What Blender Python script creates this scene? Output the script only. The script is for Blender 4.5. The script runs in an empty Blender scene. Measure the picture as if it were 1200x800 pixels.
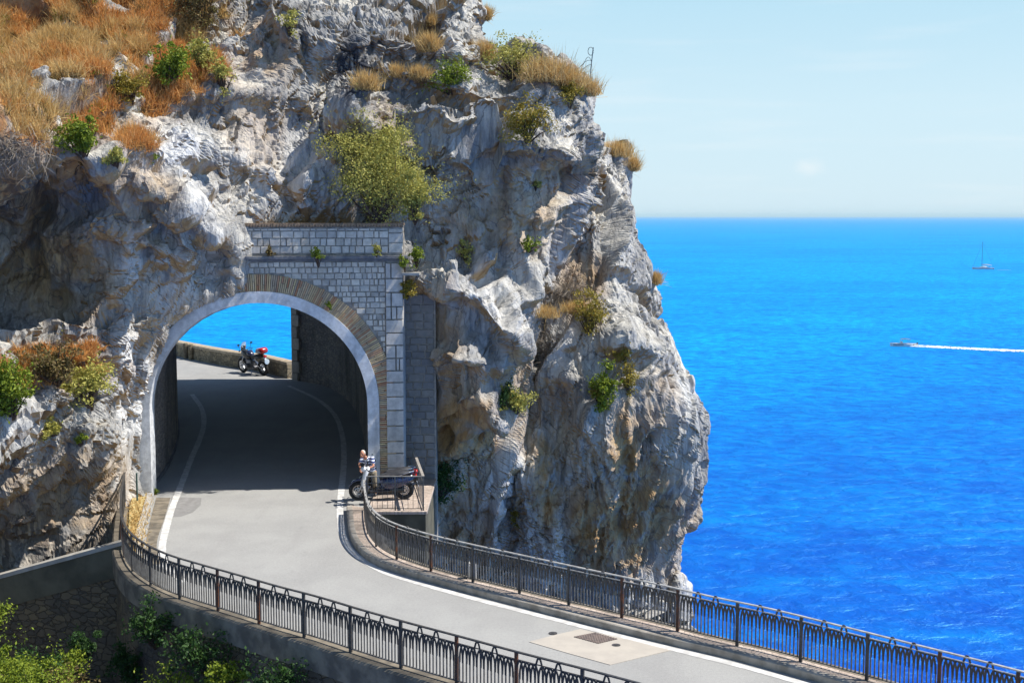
import bpy, math, random
import numpy as np
from mathutils import Vector, Matrix
R = math.radians
random.seed(7)
rng = np.random.default_rng(11)
scene = bpy.context.scene
col = scene.collection

# ------------------------------------------------------------------ camera
CZ = 9.6
FP = 1500.0                     # focal length in photo pixels (1200 wide)
PITCH = math.atan(147 / FP)
CP, SP = math.cos(PITCH), math.sin(PITCH)
cam = bpy.data.cameras.new('camera'); cam.lens = 36 * FP / 1200; cam.sensor_width = 36
cam.clip_start = 0.5; cam.clip_end = 200000
co = bpy.data.objects.new('camera', cam); col.objects.link(co)
co.location = (0, 0, CZ); co.rotation_euler = (R(90) - PITCH, 0, 0)
scene.camera = co

def ray(px, py):
    dx = (px - 600) / FP; dy = (400 - py) / FP
    return dx, CP + dy * SP, -SP + dy * CP
def PY(px, py, Y):              # point of the sight line at depth Y
    x, y, z = ray(px, py); t = Y / y
    return Vector((x * t, Y, CZ + z * t))
def zr(Y):                      # the road climbs a little inside the tunnel
    t = min(1, max(0, (Y - 46) / 22.0)); return 0.9 * t * t * (3 - 2 * t)
def PG(px, py, h=0.0):          # point on the road surface raised by h
    x, y, z = ray(px, py); zz = h
    for _ in range(30):
        t = (zz - CZ) / z; zz = 0.5 * zz + 0.5 * (zr(y * t) + h)
    return Vector((x * t, y * t, zz))
def proj(P):                    # numpy: world -> photo pixels
    X, Y, Z = P[..., 0], P[..., 1], P[..., 2] - CZ
    d = Y * CP - Z * SP; v = Y * SP + Z * CP
    return 600 + FP * X / d, 400 - FP * v / d

# ------------------------------------------------------------------ naming
def tag(o, label=None, cat=None, group=None, kind=None):
    if label: o['label'] = label
    if cat: o['category'] = cat
    if group: o['group'] = group
    if kind: o['kind'] = kind
    return o
def empty(name, loc=(0, 0, 0), rz=0.0):
    o = bpy.data.objects.new(name, None); col.objects.link(o)
    o.location = loc; o.rotation_euler = (0, 0, rz); o.empty_display_size = .3
    return o
def children(o): return [c for c in bpy.data.objects if c.parent == o]
def copy_tree(o, parent=None):
    c = o.copy(); col.objects.link(c)
    if parent is not None: c.parent = parent
    for ch in children(o): copy_tree(ch, c)
    return c

# ------------------------------------------------------------------ mesh builder
class MB:
    def __init__(s): s.v = []; s.f = []
    def add(s, vs, fs):
        n = len(s.v); s.v += [tuple(v) for v in vs]; s.f += [tuple(i + n for i in f) for f in fs]; return s
    def box(s, c, d, rot=None, taper=1.0):
        hx, hy, hz = d[0] / 2, d[1] / 2, d[2] / 2; vs = []
        for z, k in ((-hz, 1), (hz, taper)):
            for x, y in ((-hx, -hy), (hx, -hy), (hx, hy), (-hx, hy)):
                v = Vector((x * k, y * k, z))
                if rot is not None: v = rot @ v
                vs.append(v + Vector(c))
        return s.add(vs, [(0, 3, 2, 1), (4, 5, 6, 7), (0, 1, 5, 4), (1, 2, 6, 5), (2, 3, 7, 6), (3, 0, 4, 7)])
    def bar(s, a, b, w, h=None, up=(0, 0, 1)):
        a, b = Vector(a), Vector(b); h = h or w; d = (b - a)
        if d.length < 1e-6: return s
        d.normalize(); u = Vector(up)
        if abs(d.dot(u)) > .98: u = Vector((0, 1, 0))
        x = d.cross(u).normalized(); y = x.cross(d)
        vs = []
        for p in (a, b):
            for i, j in ((-1, -1), (1, -1), (1, 1), (-1, 1)): vs.append(p + x * i * w / 2 + y * j * h / 2)
        return s.add(vs, [(0, 3, 2, 1), (4, 5, 6, 7), (0, 1, 5, 4), (1, 2, 6, 5), (2, 3, 7, 6), (3, 0, 4, 7)])
    def tube(s, pts, r, n=6, cap=True):
        pts = [Vector(p) for p in pts]; m = len(pts)
        rs = r if hasattr(r, '__len__') else [r] * m
        vs = []; prev = None
        for i, p in enumerate(pts):
            d = (pts[min(i + 1, m - 1)] - pts[max(i - 1, 0)]).normalized()
            if prev is None:
                u = Vector((0, 0, 1)) if abs(d.z) < .9 else Vector((0, 1, 0))
                x = d.cross(u).normalized()
            else: x = (prev - d * prev.dot(d)).normalized()
            prev = x; y = d.cross(x)
            for k in range(n):
                a = 2 * math.pi * k / n
                vs.append(p + (x * math.cos(a) + y * math.sin(a)) * rs[i])
        fs = []
        for i in range(m - 1):
            for k in range(n):
                k2 = (k + 1) % n
                fs.append((i * n + k, i * n + k2, (i + 1) * n + k2, (i + 1) * n + k))
        if cap: fs.append(tuple(range(n))[::-1]); fs.append(tuple((m - 1) * n + k for k in range(n)))
        return s.add(vs, fs)
    def torus(s, c, R1, r, ax='y', n=28, m=8, sq=1.0):
        vs = []; fs = []
        for i in range(n):
            a = 2 * math.pi * i / n
            for j in range(m):
                b = 2 * math.pi * j / m
                q = R1 + r * math.cos(b); h = r * sq * math.sin(b)
                vs.append(Vector(c) + Vector((q * math.cos(a), h, q * math.sin(a))))
        for i in range(n):
            for j in range(m):
                i2, j2 = (i + 1) % n, (j + 1) % m
                fs.append((i * m + j, i2 * m + j, i2 * m + j2, i * m + j2))
        return s.add(vs, fs)
    def loft(s, secs, n=12, power=2.4):
        """secs: (centre, half_width_y, half_height, tilt) closed rings along a spine"""
        vs = []; fs = []; m = len(secs); cs = [Vector(q[0]) for q in secs]
        for i, (c, w, h) in enumerate([(q[0], q[1], q[2]) for q in secs]):
            d = (cs[min(i + 1, m - 1)] - cs[max(i - 1, 0)]).normalized()
            yv = Vector((0, 1, 0)); zv = d.cross(yv).normalized()
            if zv.z < 0: zv = -zv
            for k in range(n):
                a = 2 * math.pi * k / n; ca, sa = math.cos(a), math.sin(a)
                vs.append(Vector(c) + yv * w * math.copysign(abs(ca) ** (2 / power), ca) + zv * h * math.copysign(abs(sa) ** (2 / power), sa))
        for i in range(m - 1):
            for k in range(n):
                k2 = (k + 1) % n; fs.append((i * n + k, i * n + k2, (i + 1) * n + k2, (i + 1) * n + k))
        fs.append(tuple(range(n))[::-1]); fs.append(tuple((m - 1) * n + k for k in range(n)))
        return s.add(vs, fs)
    def ball(s, c, r, n=12, m=8, rot=None):
        r = r if hasattr(r, '__len__') else (r, r, r); vs = []; fs = []
        for i in range(m + 1):
            t = math.pi * i / m
            for k in range(n):
                a = 2 * math.pi * k / n
                v = Vector((r[0] * math.sin(t) * math.cos(a), r[1] * math.sin(t) * math.sin(a), r[2] * math.cos(t)))
                if rot is not None: v = rot @ v
                vs.append(Vector(c) + v)
        for i in range(m):
            for k in range(n):
                k2 = (k + 1) % n; fs.append((i * n + k, (i + 1) * n + k, (i + 1) * n + k2, i * n + k2))
        return s.add(vs, fs)
    def build(s, name, mat, parent=None, smooth=False, bevel=0):
        me = bpy.data.meshes.new(name); me.from_pydata(s.v, [], s.f); me.update()
        me.materials.append(mat)
        o = bpy.data.objects.new(name, me); col.objects.link(o)
        if parent is not None: o.parent = parent
        if smooth: me.polygons.foreach_set('use_smooth', [True] * len(me.polygons))
        if bevel:
            b = o.modifiers.new('bevel', 'BEVEL'); b.width = bevel; b.segments = 1; b.limit_method = 'ANGLE'
        return o

def np_mesh(name, V, F, mat, parent=None, attrs=None, smooth=False):
    """V (n,3), F (m,3|4) numpy arrays"""
    me = bpy.data.meshes.new(name); k = F.shape[1]
    me.vertices.add(len(V)); me.vertices.foreach_set('co', np.ascontiguousarray(V, dtype=np.float32).ravel())
    me.loops.add(F.size); me.loops.foreach_set('vertex_index', np.ascontiguousarray(F, dtype=np.int32).ravel())
    me.polygons.add(len(F)); me.polygons.foreach_set('loop_start', np.arange(0, F.size, k, dtype=np.int32))
    me.polygons.foreach_set('loop_total', np.full(len(F), k, dtype=np.int32))
    me.polygons.foreach_set('use_smooth', np.full(len(F), smooth))
    me.update(calc_edges=True); me.validate()
    for an, arr in (attrs or {}).items():
        a = me.attributes.new(an, 'FLOAT', 'POINT'); a.data.foreach_set('value', arr.astype(np.float32))
    me.materials.append(mat)
    o = bpy.data.objects.new(name, me); col.objects.link(o)
    if parent is not None: o.parent = parent
    return o

# ------------------------------------------------------------------ noise (numpy)
def h3(i, j, k, seed):
    i = i.astype(np.int64); j = j.astype(np.int64); k = k.astype(np.int64)
    h = (i * 374761393 + j * 668265263 + k * 2147483647 + seed * 1274126177) & 0xFFFFFFFF
    h = ((h ^ (h >> 13)) * 1274126177) & 0xFFFFFFFF
    h = ((h ^ (h >> 16)) * 2246822519) & 0xFFFFFFFF
    h = h ^ (h >> 15)
    return (h & 0xFFFFFF) / float(0x1000000)
def vnoise(P, seed=0):
    f = np.floor(P); t = P - f; t = t * t * t * (t * (t * 6 - 15) + 10); r = 0
    for a in (0, 1):
        wa = t[:, 0] if a else 1 - t[:, 0]
        for b in (0, 1):
            wb = t[:, 1] if b else 1 - t[:, 1]
            for c in (0, 1):
                wc = t[:, 2] if c else 1 - t[:, 2]
                r = r + wa * wb * wc * h3(f[:, 0] + a, f[:, 1] + b, f[:, 2] + c, seed)
    return r * 2 - 1
def fbm(P, o=4, seed=0, g=.5):
    a = 1.0; s = 0; n = 0
    for i in range(o):
        s = s + a * vnoise(P * (2.03 ** i) + i * 17.3, seed + i); n += a; a *= g
    return s / n
def facets(P, seed=0):
    """fractured rock: each Voronoi cell is a randomly tilted plane; returns height, crack distance"""
    f = np.floor(P); d1 = np.full(len(P), 9.); d2 = np.full(len(P), 9.); H = np.zeros(len(P))
    for a in (-1, 0, 1):
        for b in (-1, 0, 1):
            for c in (-1, 0, 1):
                I, J, K = f[:, 0] + a, f[:, 1] + b, f[:, 2] + c
                q = np.stack([I + h3(I, J, K, seed), J + h3(I, J, K, seed + 1), K + h3(I, J, K, seed + 2)], 1)
                dv = P - q; d = np.sqrt((dv ** 2).sum(1))
                g = np.stack([h3(I, J, K, seed + 3), h3(I, J, K, seed + 4), h3(I, J, K, seed + 5)], 1) * 2 - 1
                hh = (dv * g).sum(1) + (h3(I, J, K, seed + 6) - .5) * .7
                m = d < d1
                d2 = np.where(m, d1, np.minimum(d2, d)); H = np.where(m, hh, H); d1 = np.where(m, d, d1)
    return H, d2 - d1

# ------------------------------------------------------------------ materials
class NT:
    def __init__(s, name):
        s.m = bpy.data.materials.new(name); s.m.use_nodes = True; s.t = s.m.node_tree; s.t.nodes.clear()
        s.o = s.n('ShaderNodeOutputMaterial'); s.b = s.n('ShaderNodeBsdfPrincipled'); s.l(s.b.outputs[0], s.o.inputs[0])
        s.geo = s.n('ShaderNodeNewGeometry')
    def n(s, t, **k):
        x = s.t.nodes.new(t)
        for a, v in k.items(): setattr(x, a, v)
        return x
    def l(s, a, b): s.t.links.new(a, b)
    def inp(s, sock, v):
        if isinstance(v, bpy.types.NodeSocket): s.l(v, sock)
        elif v is not None:
            sock.default_value = (*v, 1) if (hasattr(v, '__len__') and len(v) == 3 and sock.type == 'RGBA') else v
    def pos(s, scale=(1, 1, 1), rot=(0, 0, 0), obj=False):
        m = s.n('ShaderNodeMapping'); m.inputs['Scale'].default_value = scale; m.inputs['Rotation'].default_value = rot
        src = s.n('ShaderNodeTexCoord').outputs['Object'] if obj else s.geo.outputs['Position']
        s.l(src, m.inputs[0]); return m.outputs[0]
    def noise(s, v, scale, detail=5, rough=.55, dist=0):
        x = s.n('ShaderNodeTexNoise'); s.l(v, x.inputs['Vector']); x.inputs['Scale'].default_value = scale
        x.inputs['Detail'].default_value = detail; x.inputs['Roughness'].default_value = rough; x.inputs['Distortion'].default_value = dist
        return x.outputs['Fac']
    def vor(s, v, scale, feature='DISTANCE_TO_EDGE'):
        x = s.n('ShaderNodeTexVoronoi', feature=feature); s.l(v, x.inputs['Vector']); x.inputs['Scale'].default_value = scale
        return x
    def ramp(s, f, a, b, smooth=True):
        x = s.n('ShaderNodeMapRange'); x.interpolation_type = 'SMOOTHSTEP' if smooth else 'LINEAR'
        s.l(f, x.inputs[0]); x.inputs[1].default_value = a; x.inputs[2].default_value = b; return x.outputs[0]
    def math(s, op, a, b=None):
        x = s.n('ShaderNodeMath', operation=op); s.inp(x.inputs[0], a)
        if b is not None: s.inp(x.inputs[1], b)
        return x.outputs[0]
    def mix(s, f, a, b, mode='MIX'):
        x = s.n('ShaderNodeMix', data_type='RGBA', blend_type=mode); s.inp(x.inputs[0], f); s.inp(x.inputs[6], a); s.inp(x.inputs[7], b); return x.outputs[2]
    def bump(s, h, strength=.5, dist=.05, prev=None):
        x = s.n('ShaderNodeBump'); x.inputs['Strength'].default_value = strength; x.inputs['Distance'].default_value = dist
        s.l(h, x.inputs['Height'])
        if prev is not None: s.l(prev, x.inputs['Normal'])
        return x.outputs[0]
    def attr(s, name): 
        x = s.n('ShaderNodeAttribute'); x.attribute_name = name; return x.outputs['Fac']
    def out(s, c, rough=.85, normal=None, spec=.3, metal=0):
        s.inp(s.b.inputs['Base Color'], c); s.inp(s.b.inputs['Roughness'], rough); s.b.inputs['Specular IOR Level'].default_value = spec
        s.b.inputs['Metallic'].default_value = metal
        if normal is not None: s.l(normal, s.b.inputs['Normal'])
        return s.m

def simple(name, c, c2=None, rough=.6, scale=6, spec=.4, metal=0, bump=0, obj=False, coat=0):
    n = NT(name)
    if c2 is None: c2 = tuple(x * .75 for x in c)
    p = n.pos(obj=obj); f = n.ramp(n.noise(p, scale, 5), .35, .65)
    nm = n.bump(n.noise(p, scale * 5, 4), .5, bump) if bump else None
    m = n.out(n.mix(f, c, c2), rough, nm, spec, metal)
    if coat: n.b.inputs['Coat Weight'].default_value = coat
    return m

def mat_rock():
    n = NT('limestone'); p = n.pos()
    big = n.ramp(n.noise(p, .33, 6, .62), .36, .64)
    tiltp = n.pos((1.25, 1, .20), (0, R(-20), 0))
    grain = n.noise(tiltp, 1.5, 8, .68, .6)
    base = n.mix(big, (.37, .36, .34), (.70, .66, .57))
    base = n.mix(n.ramp(grain, .34, .60), n.mix(.60, base, (.125, .12, .115)), base)
    # pale calcite runs
    runs = n.noise(n.pos((1.2, 1, .14), (0, R(-14), 0)), 1.1, 6, .6, .9)
    base = n.mix(n.math('MULTIPLY', n.ramp(runs, .57, .72), .75), base, (.66, .62, .55))
    base = n.mix(n.attr('white'), base, n.mix(n.ramp(grain, .3, .6), (.50, .50, .50), (.78, .77, .74)))
    # blue grey weathered runs
    dr = n.noise(n.pos((1.0, 1.0, .11), (0, R(-14), 0)), 2.1, 6, .65, .4)
    base = n.mix(n.math('MULTIPLY', n.ramp(dr, .52, .68), .6), base, (.10, .11, .13))
    # ochre on sheltered, downward faces and in the stained patches
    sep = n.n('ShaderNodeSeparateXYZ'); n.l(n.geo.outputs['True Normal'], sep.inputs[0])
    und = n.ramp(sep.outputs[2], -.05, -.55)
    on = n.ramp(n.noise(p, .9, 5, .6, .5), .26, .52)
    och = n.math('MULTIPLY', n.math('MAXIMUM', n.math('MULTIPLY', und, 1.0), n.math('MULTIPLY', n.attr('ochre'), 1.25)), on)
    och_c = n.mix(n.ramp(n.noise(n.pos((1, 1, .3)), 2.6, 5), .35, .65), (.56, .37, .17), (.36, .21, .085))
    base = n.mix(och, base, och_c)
    blk = n.math('MULTIPLY', n.attr('black'), n.ramp(n.noise(n.pos((3.2, 3.2, .35)), 1.6, 5, .6), .40, .52))
    base = n.mix(blk, base, (.022, .026, .038))
    soil = n.math('MULTIPLY', n.attr('soil'), n.ramp(n.noise(p, 1.4, 6, .65), .32, .50))
    base = n.mix(soil, base, n.mix(n.ramp(n.noise(p, 3.0, 5), .35, .65), (.26, .12, .045), (.40, .23, .09)))
    # dark joints
    w = n.n('ShaderNodeVectorMath', operation='ADD'); nz = n.n('ShaderNodeTexNoise'); n.l(p, nz.inputs['Vector']); nz.inputs['Scale'].default_value = 1.2; nz.inputs['Detail'].default_value = 4
    n.l(n.pos((1.3, 1, .42), (0, R(-20), 0)), w.inputs[0]); n.l(nz.outputs['Color'], w.inputs[1])
    crack = n.vor(w.outputs[0], .75).outputs['Distance']; crack2 = n.vor(w.outputs[0], 2.9).outputs['Distance']
    base = n.mix(n.math('MULTIPLY', n.ramp(crack, .022, .0), .55), base, (.06, .06, .065))
    fine = n.noise(p, 9, 6, .7)
    base = n.mix(n.ramp(fine, .3, .75), n.mix(.25, base, (.10, .10, .11)), base)
    hsum = n.math('ADD', n.math('MULTIPLY', grain, 1.0), n.math('MULTIPLY', n.ramp(crack2, .0, .05), .16))
    nm = n.bump(hsum, .7, .16)
    nm = n.bump(fine, .7, .04, nm)
    return n.out(base, .92, nm, .2)

def mat_masonry(name, a, b, c, mortar, scale=3.2, zs=1.5, bump=.05):
    n = NT(name); p0 = n.pos((1, 1, zs)); ad = n.n('ShaderNodeVectorMath', operation='MULTIPLY_ADD'); nz = n.n('ShaderNodeTexNoise'); n.l(p0, nz.inputs['Vector']); nz.inputs['Scale'].default_value = scale * 1.1; nz.inputs['Detail'].default_value = 3
    n.l(nz.outputs['Color'], ad.inputs[0]); ad.inputs[1].default_value = (.9 / scale,) * 3; n.l(p0, ad.inputs[2]); p = ad.outputs[0]
    v = n.vor(p, scale); v1 = n.vor(p, scale, 'F1')
    hs = n.n('ShaderNodeSeparateColor'); n.l(v1.outputs['Color'], hs.inputs[0])
    cc = n.mix(n.ramp(hs.outputs[0], .1, .9), a, b); cc = n.mix(n.math('MULTIPLY', n.ramp(hs.outputs[1], .6, .9), .8), cc, c)
    st = n.noise(n.pos((1, 1, .3)), .8, 6, .6); cc = n.mix(n.ramp(st, .45, .7), cc, n.mix(.6, cc, (.05, .05, .05)))
    cc = n.mix(n.ramp(v.outputs['Distance'], .05, .01), cc, mortar)
    nm = n.bump(n.ramp(v.outputs['Distance'], .0, .09), .8, bump); nm = n.bump(n.noise(n.pos(), 14, 5), .6, .02, nm)
    return n.out(cc, .9, nm, .2)
def mat_island(name, cols, rough=.88, bump=.015, drip=.45):
    n = NT(name); rp = n.n('ShaderNodeValToRGB'); n.l(n.geo.outputs['Random Per Island'], rp.inputs[0])
    e = rp.color_ramp.elements
    while len(e) < len(cols): e.new(.5)
    for i, c in enumerate(cols): e[i].position = i / (len(cols) - 1); e[i].color = (*c, 1)
    p = n.pos(); f = n.noise(p, 5, 6, .65)
    c = n.mix(n.ramp(f, .3, .7), n.mix(.35, rp.outputs[0], (.08, .08, .08)), rp.outputs[0])
    drp = n.noise(n.pos((1, 1, .2)), 1.6, 5, .6)
    c = n.mix(n.math('MULTIPLY', n.ramp(drp, .52, .72), drip), c, (.11, .115, .13))
    return n.out(c, rough, n.bump(n.noise(p, 12, 5, .7), .7, bump), .2)
def mat_leaf(name, cols, rough=.6, trans=.25):
    n = NT(name); rp = n.n('ShaderNodeValToRGB'); n.l(n.geo.outputs['Random Per Island'], rp.inputs[0])
    e = rp.color_ramp.elements
    while len(e) < len(cols): e.new(.5)
    for i, c in enumerate(cols): e[i].position = i / (len(cols) - 1); e[i].color = (*c, 1)
    n.out(rp.outputs[0], rough, None, .25)
    tr = n.n('ShaderNodeBsdfTranslucent'); n.l(rp.outputs[0], tr.inputs[0])
    mx = n.n('ShaderNodeMixShader'); mx.inputs[0].default_value = trans
    n.l(n.b.outputs[0], mx.inputs[1]); n.l(tr.outputs[0], mx.inputs[2]); n.l(mx.outputs[0], n.o.inputs[0])
    return n.m
def mat_road():
    n = NT('asphalt'); p = n.pos()
    f = n.noise(p, .55, 6, .6); g = n.noise(p, 55, 3, .7); tr = n.noise(n.pos((1.0, .18, 1)), 1.0, 5, .6, .4); sp_ = n.noise(p, 2.4, 6, .7)
    c = n.mix(n.ramp(f, .35, .65), (.365, .36, .345), (.415, .41, .39))
    c = n.mix(n.math('MULTIPLY', n.ramp(tr, .5, .7), .35), c, (.31, .30, .29))
    c = n.mix(n.math('MULTIPLY', n.ramp(sp_, .60, .74), .35), c, (.22, .21, .20))
    g2 = n.noise(p, 14, 4, .75); c = n.mix(n.math('MULTIPLY', n.ramp(g2, .35, .65), .9), n.mix(.20, c, (.12, .12, .12)), c)
    c = n.mix(n.ramp(g, .3, .7), n.mix(.40, c, (.10, .10, .10)), c)
    w = n.n('ShaderNodeVectorMath', operation='ADD'); nz = n.n('ShaderNodeTexNoise'); n.l(p, nz.inputs['Vector']); nz.inputs['Scale'].default_value = 1.5; nz.inputs['Detail'].default_value = 5
    n.l(p, w.inputs[0]); n.l(nz.outputs['Color'], w.inputs[1])
    cr = n.vor(w.outputs[0], .22).outputs['Distance']
    return n.out(c, .85, n.bump(g, .5, .012), .3)
def mat_sea():
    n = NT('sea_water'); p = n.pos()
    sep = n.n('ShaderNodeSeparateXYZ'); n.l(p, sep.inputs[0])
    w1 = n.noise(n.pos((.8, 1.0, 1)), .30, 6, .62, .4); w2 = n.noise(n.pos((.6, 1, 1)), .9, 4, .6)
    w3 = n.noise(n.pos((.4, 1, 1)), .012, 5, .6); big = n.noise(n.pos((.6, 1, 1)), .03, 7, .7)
    # deep water close in; far out and left paler, grazing sky reflection painted in
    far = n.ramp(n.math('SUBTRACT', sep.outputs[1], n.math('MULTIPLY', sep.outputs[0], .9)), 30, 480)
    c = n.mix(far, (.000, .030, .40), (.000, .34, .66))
    c = n.mix(n.math('MULTIPLY', n.ramp(big, .42, .62), .6), c, n.mix(.6, c, (.000, .30, .74)))
    c = n.mix(n.math('MULTIPLY', n.ramp(w3, .45, .62), .35), c, (.000, .15, .56))
    pat = n.noise(n.pos((.7, 1, 1)), .10, 7, .7, .5)
    c = n.mix(n.ramp(pat, .36, .56), n.mix(.42, c, (.0, .045, .36)), c)
    c = n.mix(n.ramp(w1, .40, .60), n.mix(.5, c, (.0, .05, .38)), c)
    nm = n.bump(w1, 1.0, .9); nm = n.bump(w2, 1.0, .2, nm)
    n.t.nodes.remove(n.b)
    df = n.n('ShaderNodeBsdfDiffuse'); n.l(c, df.inputs[0]); n.l(nm, df.inputs['Normal'])
    gl = n.n('ShaderNodeBsdfGlossy'); gl.inputs[0].default_value = (.25, .75, 1, 1); gl.inputs['Roughness'].default_value = .38; n.l(nm, gl.inputs['Normal'])
    mx = n.n('ShaderNodeMixShader'); mx.inputs[0].default_value = .13; n.l(df.outputs[0], mx.inputs[1]); n.l(gl.outputs[0], mx.inputs[2]); n.l(mx.outputs[0], n.o.inputs[0])
    return n.m

ROCK = mat_rock()
ASPH = mat_road()
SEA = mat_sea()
CONC = simple('old_concrete', (.24, .205, .155), (.12, .105, .085), .9, 2.2, .2, 0, .02)
CONC_D = simple('dark_concrete', (.135, .125, .09), (.08, .075, .055), .9, 1.2, .2, 0, .02)
CONC_L = simple('pale_concrete', (.42, .40, .36), (.33, .31, .28), .9, 3, .2, 0, .015)
KERB = simple('kerb_stone', (.40, .365, .315), (.26, .235, .20), .85, 3, .2, 0, .01)
LINE = simple('road_paint', (.62, .61, .59), (.46, .45, .43), .8, 4, .3, 0, .004)
PATCH = simple('patch_concrete', (.44, .40, .345), (.39, .355, .31), .9, 2, .2, 0, .004)
IRON = simple('painted_iron', (.028, .030, .034), (.055, .050, .046), .45, 9, .5, .0, 0)
RAILTOP = simple('worn_rail', (.20, .19, .175), (.12, .115, .11), .45, 7, .5, .3, 0)
RUST = simple('rusty_iron', (.15, .055, .025), (.055, .04, .035), .75, 4, .3, 0, .003)
BAR = simple('weathered_bar', (.15, .145, .135), (.08, .075, .07), .5, 6, .4, .1, 0)
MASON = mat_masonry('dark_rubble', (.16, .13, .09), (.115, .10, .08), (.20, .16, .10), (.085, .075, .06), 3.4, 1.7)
TUNW = mat_masonry('tunnel_rubble', (.40, .35, .31), (.28, .25, .24), (.46, .38, .31), (.20, .175, .165), 4.2, 1.6)
PARAP = mat_masonry('parapet_rubble', (.30, .25, .17), (.20, .165, .11), (.36, .29, .18), (.10, .09, .07), 3.0, 1.5)
MORTAR = simple('mortar', (.40, .36, .31), (.24, .22, .19), .95, 6, .1, 0, .01)
STONE = mat_island('dressed_stone', [(.52, .48, .41), (.72, .66, .56), (.60, .56, .49), (.78, .72, .61), (.46, .43, .38), (.66, .62, .55)])
QUOIN = mat_island('quoin_stone', [(.54, .51, .46), (.63, .59, .53), (.58, .55, .50), (.66, .62, .56)])
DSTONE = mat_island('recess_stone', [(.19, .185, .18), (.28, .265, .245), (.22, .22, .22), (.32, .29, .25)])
BRICK = mat_island('arch_brick', [(.62, .44, .24), (.74, .57, .34), (.52, .24, .12), (.70, .56, .36), (.42, .33, .24), (.78, .60, .32), (.60, .29, .15), (.54, .44, .31)], drip=.2)
PAVE = mat_masonry('paving_brick', (.50, .40, .33), (.42, .34, .28), (.54, .45, .38), (.30, .26, .22), 7, .01, .01)
WHITE = simple('white_ring', (.66, .68, .71), (.56, .58, .61), .8, 2.2, .2, 0, .006)

# ------------------------------------------------------------------ paths
def catmull(pts, n=12):
    P = [Vector(p) for p in pts]; P = [P[0] * 2 - P[1]] + P + [P[-1] * 2 - P[-2]]; out = []
    for i in range(1, len(P) - 2):
        for k in range(n):
            t = k / n; a, b, c, d = P[i - 1], P[i], P[i + 1], P[i + 2]
            out.append(0.5 * ((2 * b) + (c - a) * t + (2 * a - 5 * b + 4 * c - d) * t * t + (3 * b - a - 3 * c + d) * t ** 3))
    out.append(P[-2]); return out
class Path:
    def __init__(s, pts, smooth=True):
        s.p = catmull(pts) if smooth else [Vector(p) for p in pts]
        s.s = [0]
        for a, b in zip(s.p, s.p[1:]): s.s.append(s.s[-1] + (b - a).length)
        s.L = s.s[-1]
    def at(s, u):
        u = max(0, min(s.L, u))
        import bisect
        i = min(len(s.p) - 2, max(0, bisect.bisect_right(s.s, u) - 1)); t = (u - s.s[i]) / max(1e-9, s.s[i + 1] - s.s[i])
        return s.p[i].lerp(s.p[i + 1], t)
    def tan(s, u): return (s.at(u + .08) - s.at(u - .08)).normalized()
    def nrm(s, u): t = s.tan(u); return Vector((t.y, -t.x, 0)).normalized()   # right hand side of travel
def sweep(mb, path, prof, u0=0, u1=None, step=.35, close=True, cap=True, wob=0):
    """prof: list of (side offset, height) ; side + = right of travel"""
    u1 = path.L if u1 is None else u1; n = max(2, int((u1 - u0) / step) + 1); k = len(prof); vs = []; fs = []
    for i in range(n):
        u = u0 + (u1 - u0) * i / (n - 1); p = path.at(u); nn = path.nrm(u)
        for a, b in prof:
            w = (random.random() - .5) * wob
            q = p + nn * (a + w); vs.append((q.x, q.y, q.z + b + w * .5))
    for i in range(n - 1):
        for j in range(k if close else k - 1):
            j2 = (j + 1) % k; fs.append((i * k + j, i * k + j2, (i + 1) * k + j2, (i + 1) * k + j))
    if close and cap: fs.append(tuple(range(k))); fs.append(tuple((n - 1) * k + j for j in range(k))[::-1])
    return mb.add(vs, fs)
def rect(a0, a1, b0, b1): return [(a0, b0), (a1, b0), (a1, b1), (a0, b1)]

LR = [PG(*q) for q in ((149, 585), (146, 603), (144, 625), (145, 648), (155, 668), (173, 683), (200, 697), (237, 709.5), (280, 723), (327, 738), (375, 752), (429, 770), (484, 787), (545, 805), (615, 826), (700, 850), (800, 880), (950, 925))]
RR = [PG(q[0], q[1], .16) - Vector((0, 0, .16)) for q in ((427, 597.5), (428, 612), (432, 628), (444, 643), (465, 655), (503, 668), (548, 680), (598, 692), (652, 705), (709, 718.5), (769, 732.5), (833, 749), (902, 765), (976, 785), (1055, 807), (1142, 831), (1240, 859), (1400, 905))]
KB = [PG(*q) for q in ((406, 598), (407, 612), (410, 630), (420, 647), (438, 661), (480, 675.5), (560, 698), (640, 719), (710, 737), (775, 753), (860, 773), (937, 793), (1000, 811), (1100, 840), (1250, 884), (1400, 930))]
left_rail = Path(LR); right_rail = Path(RR); kerb_r = Path(KB)
YF = 44.0                                              # the portal's front plane
LW = Path([(-12.55, YF, 0), (-13.3, 49, zr(49)), (-14.5, 55, zr(55)), (-16.4, 60.5, zr(60)), (-19.0, 64.4, zr(64.4)), (-22.3, 66.8, zr(66.8))])
RW = Path([(-5.0, YF, 0), (-5.75, 50, zr(50)), (-7.3, 59, zr(59)), (-9.3, 64.8, zr(64.8)), (-11.75, 67.9, zr(67.9))])
PARP = Path([PG(337, 443.5), PG(318, 438.5), PG(300, 434.5), PG(262, 428.5), PG(220, 420), PG(150, 404), PG(60, 384)])

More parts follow.
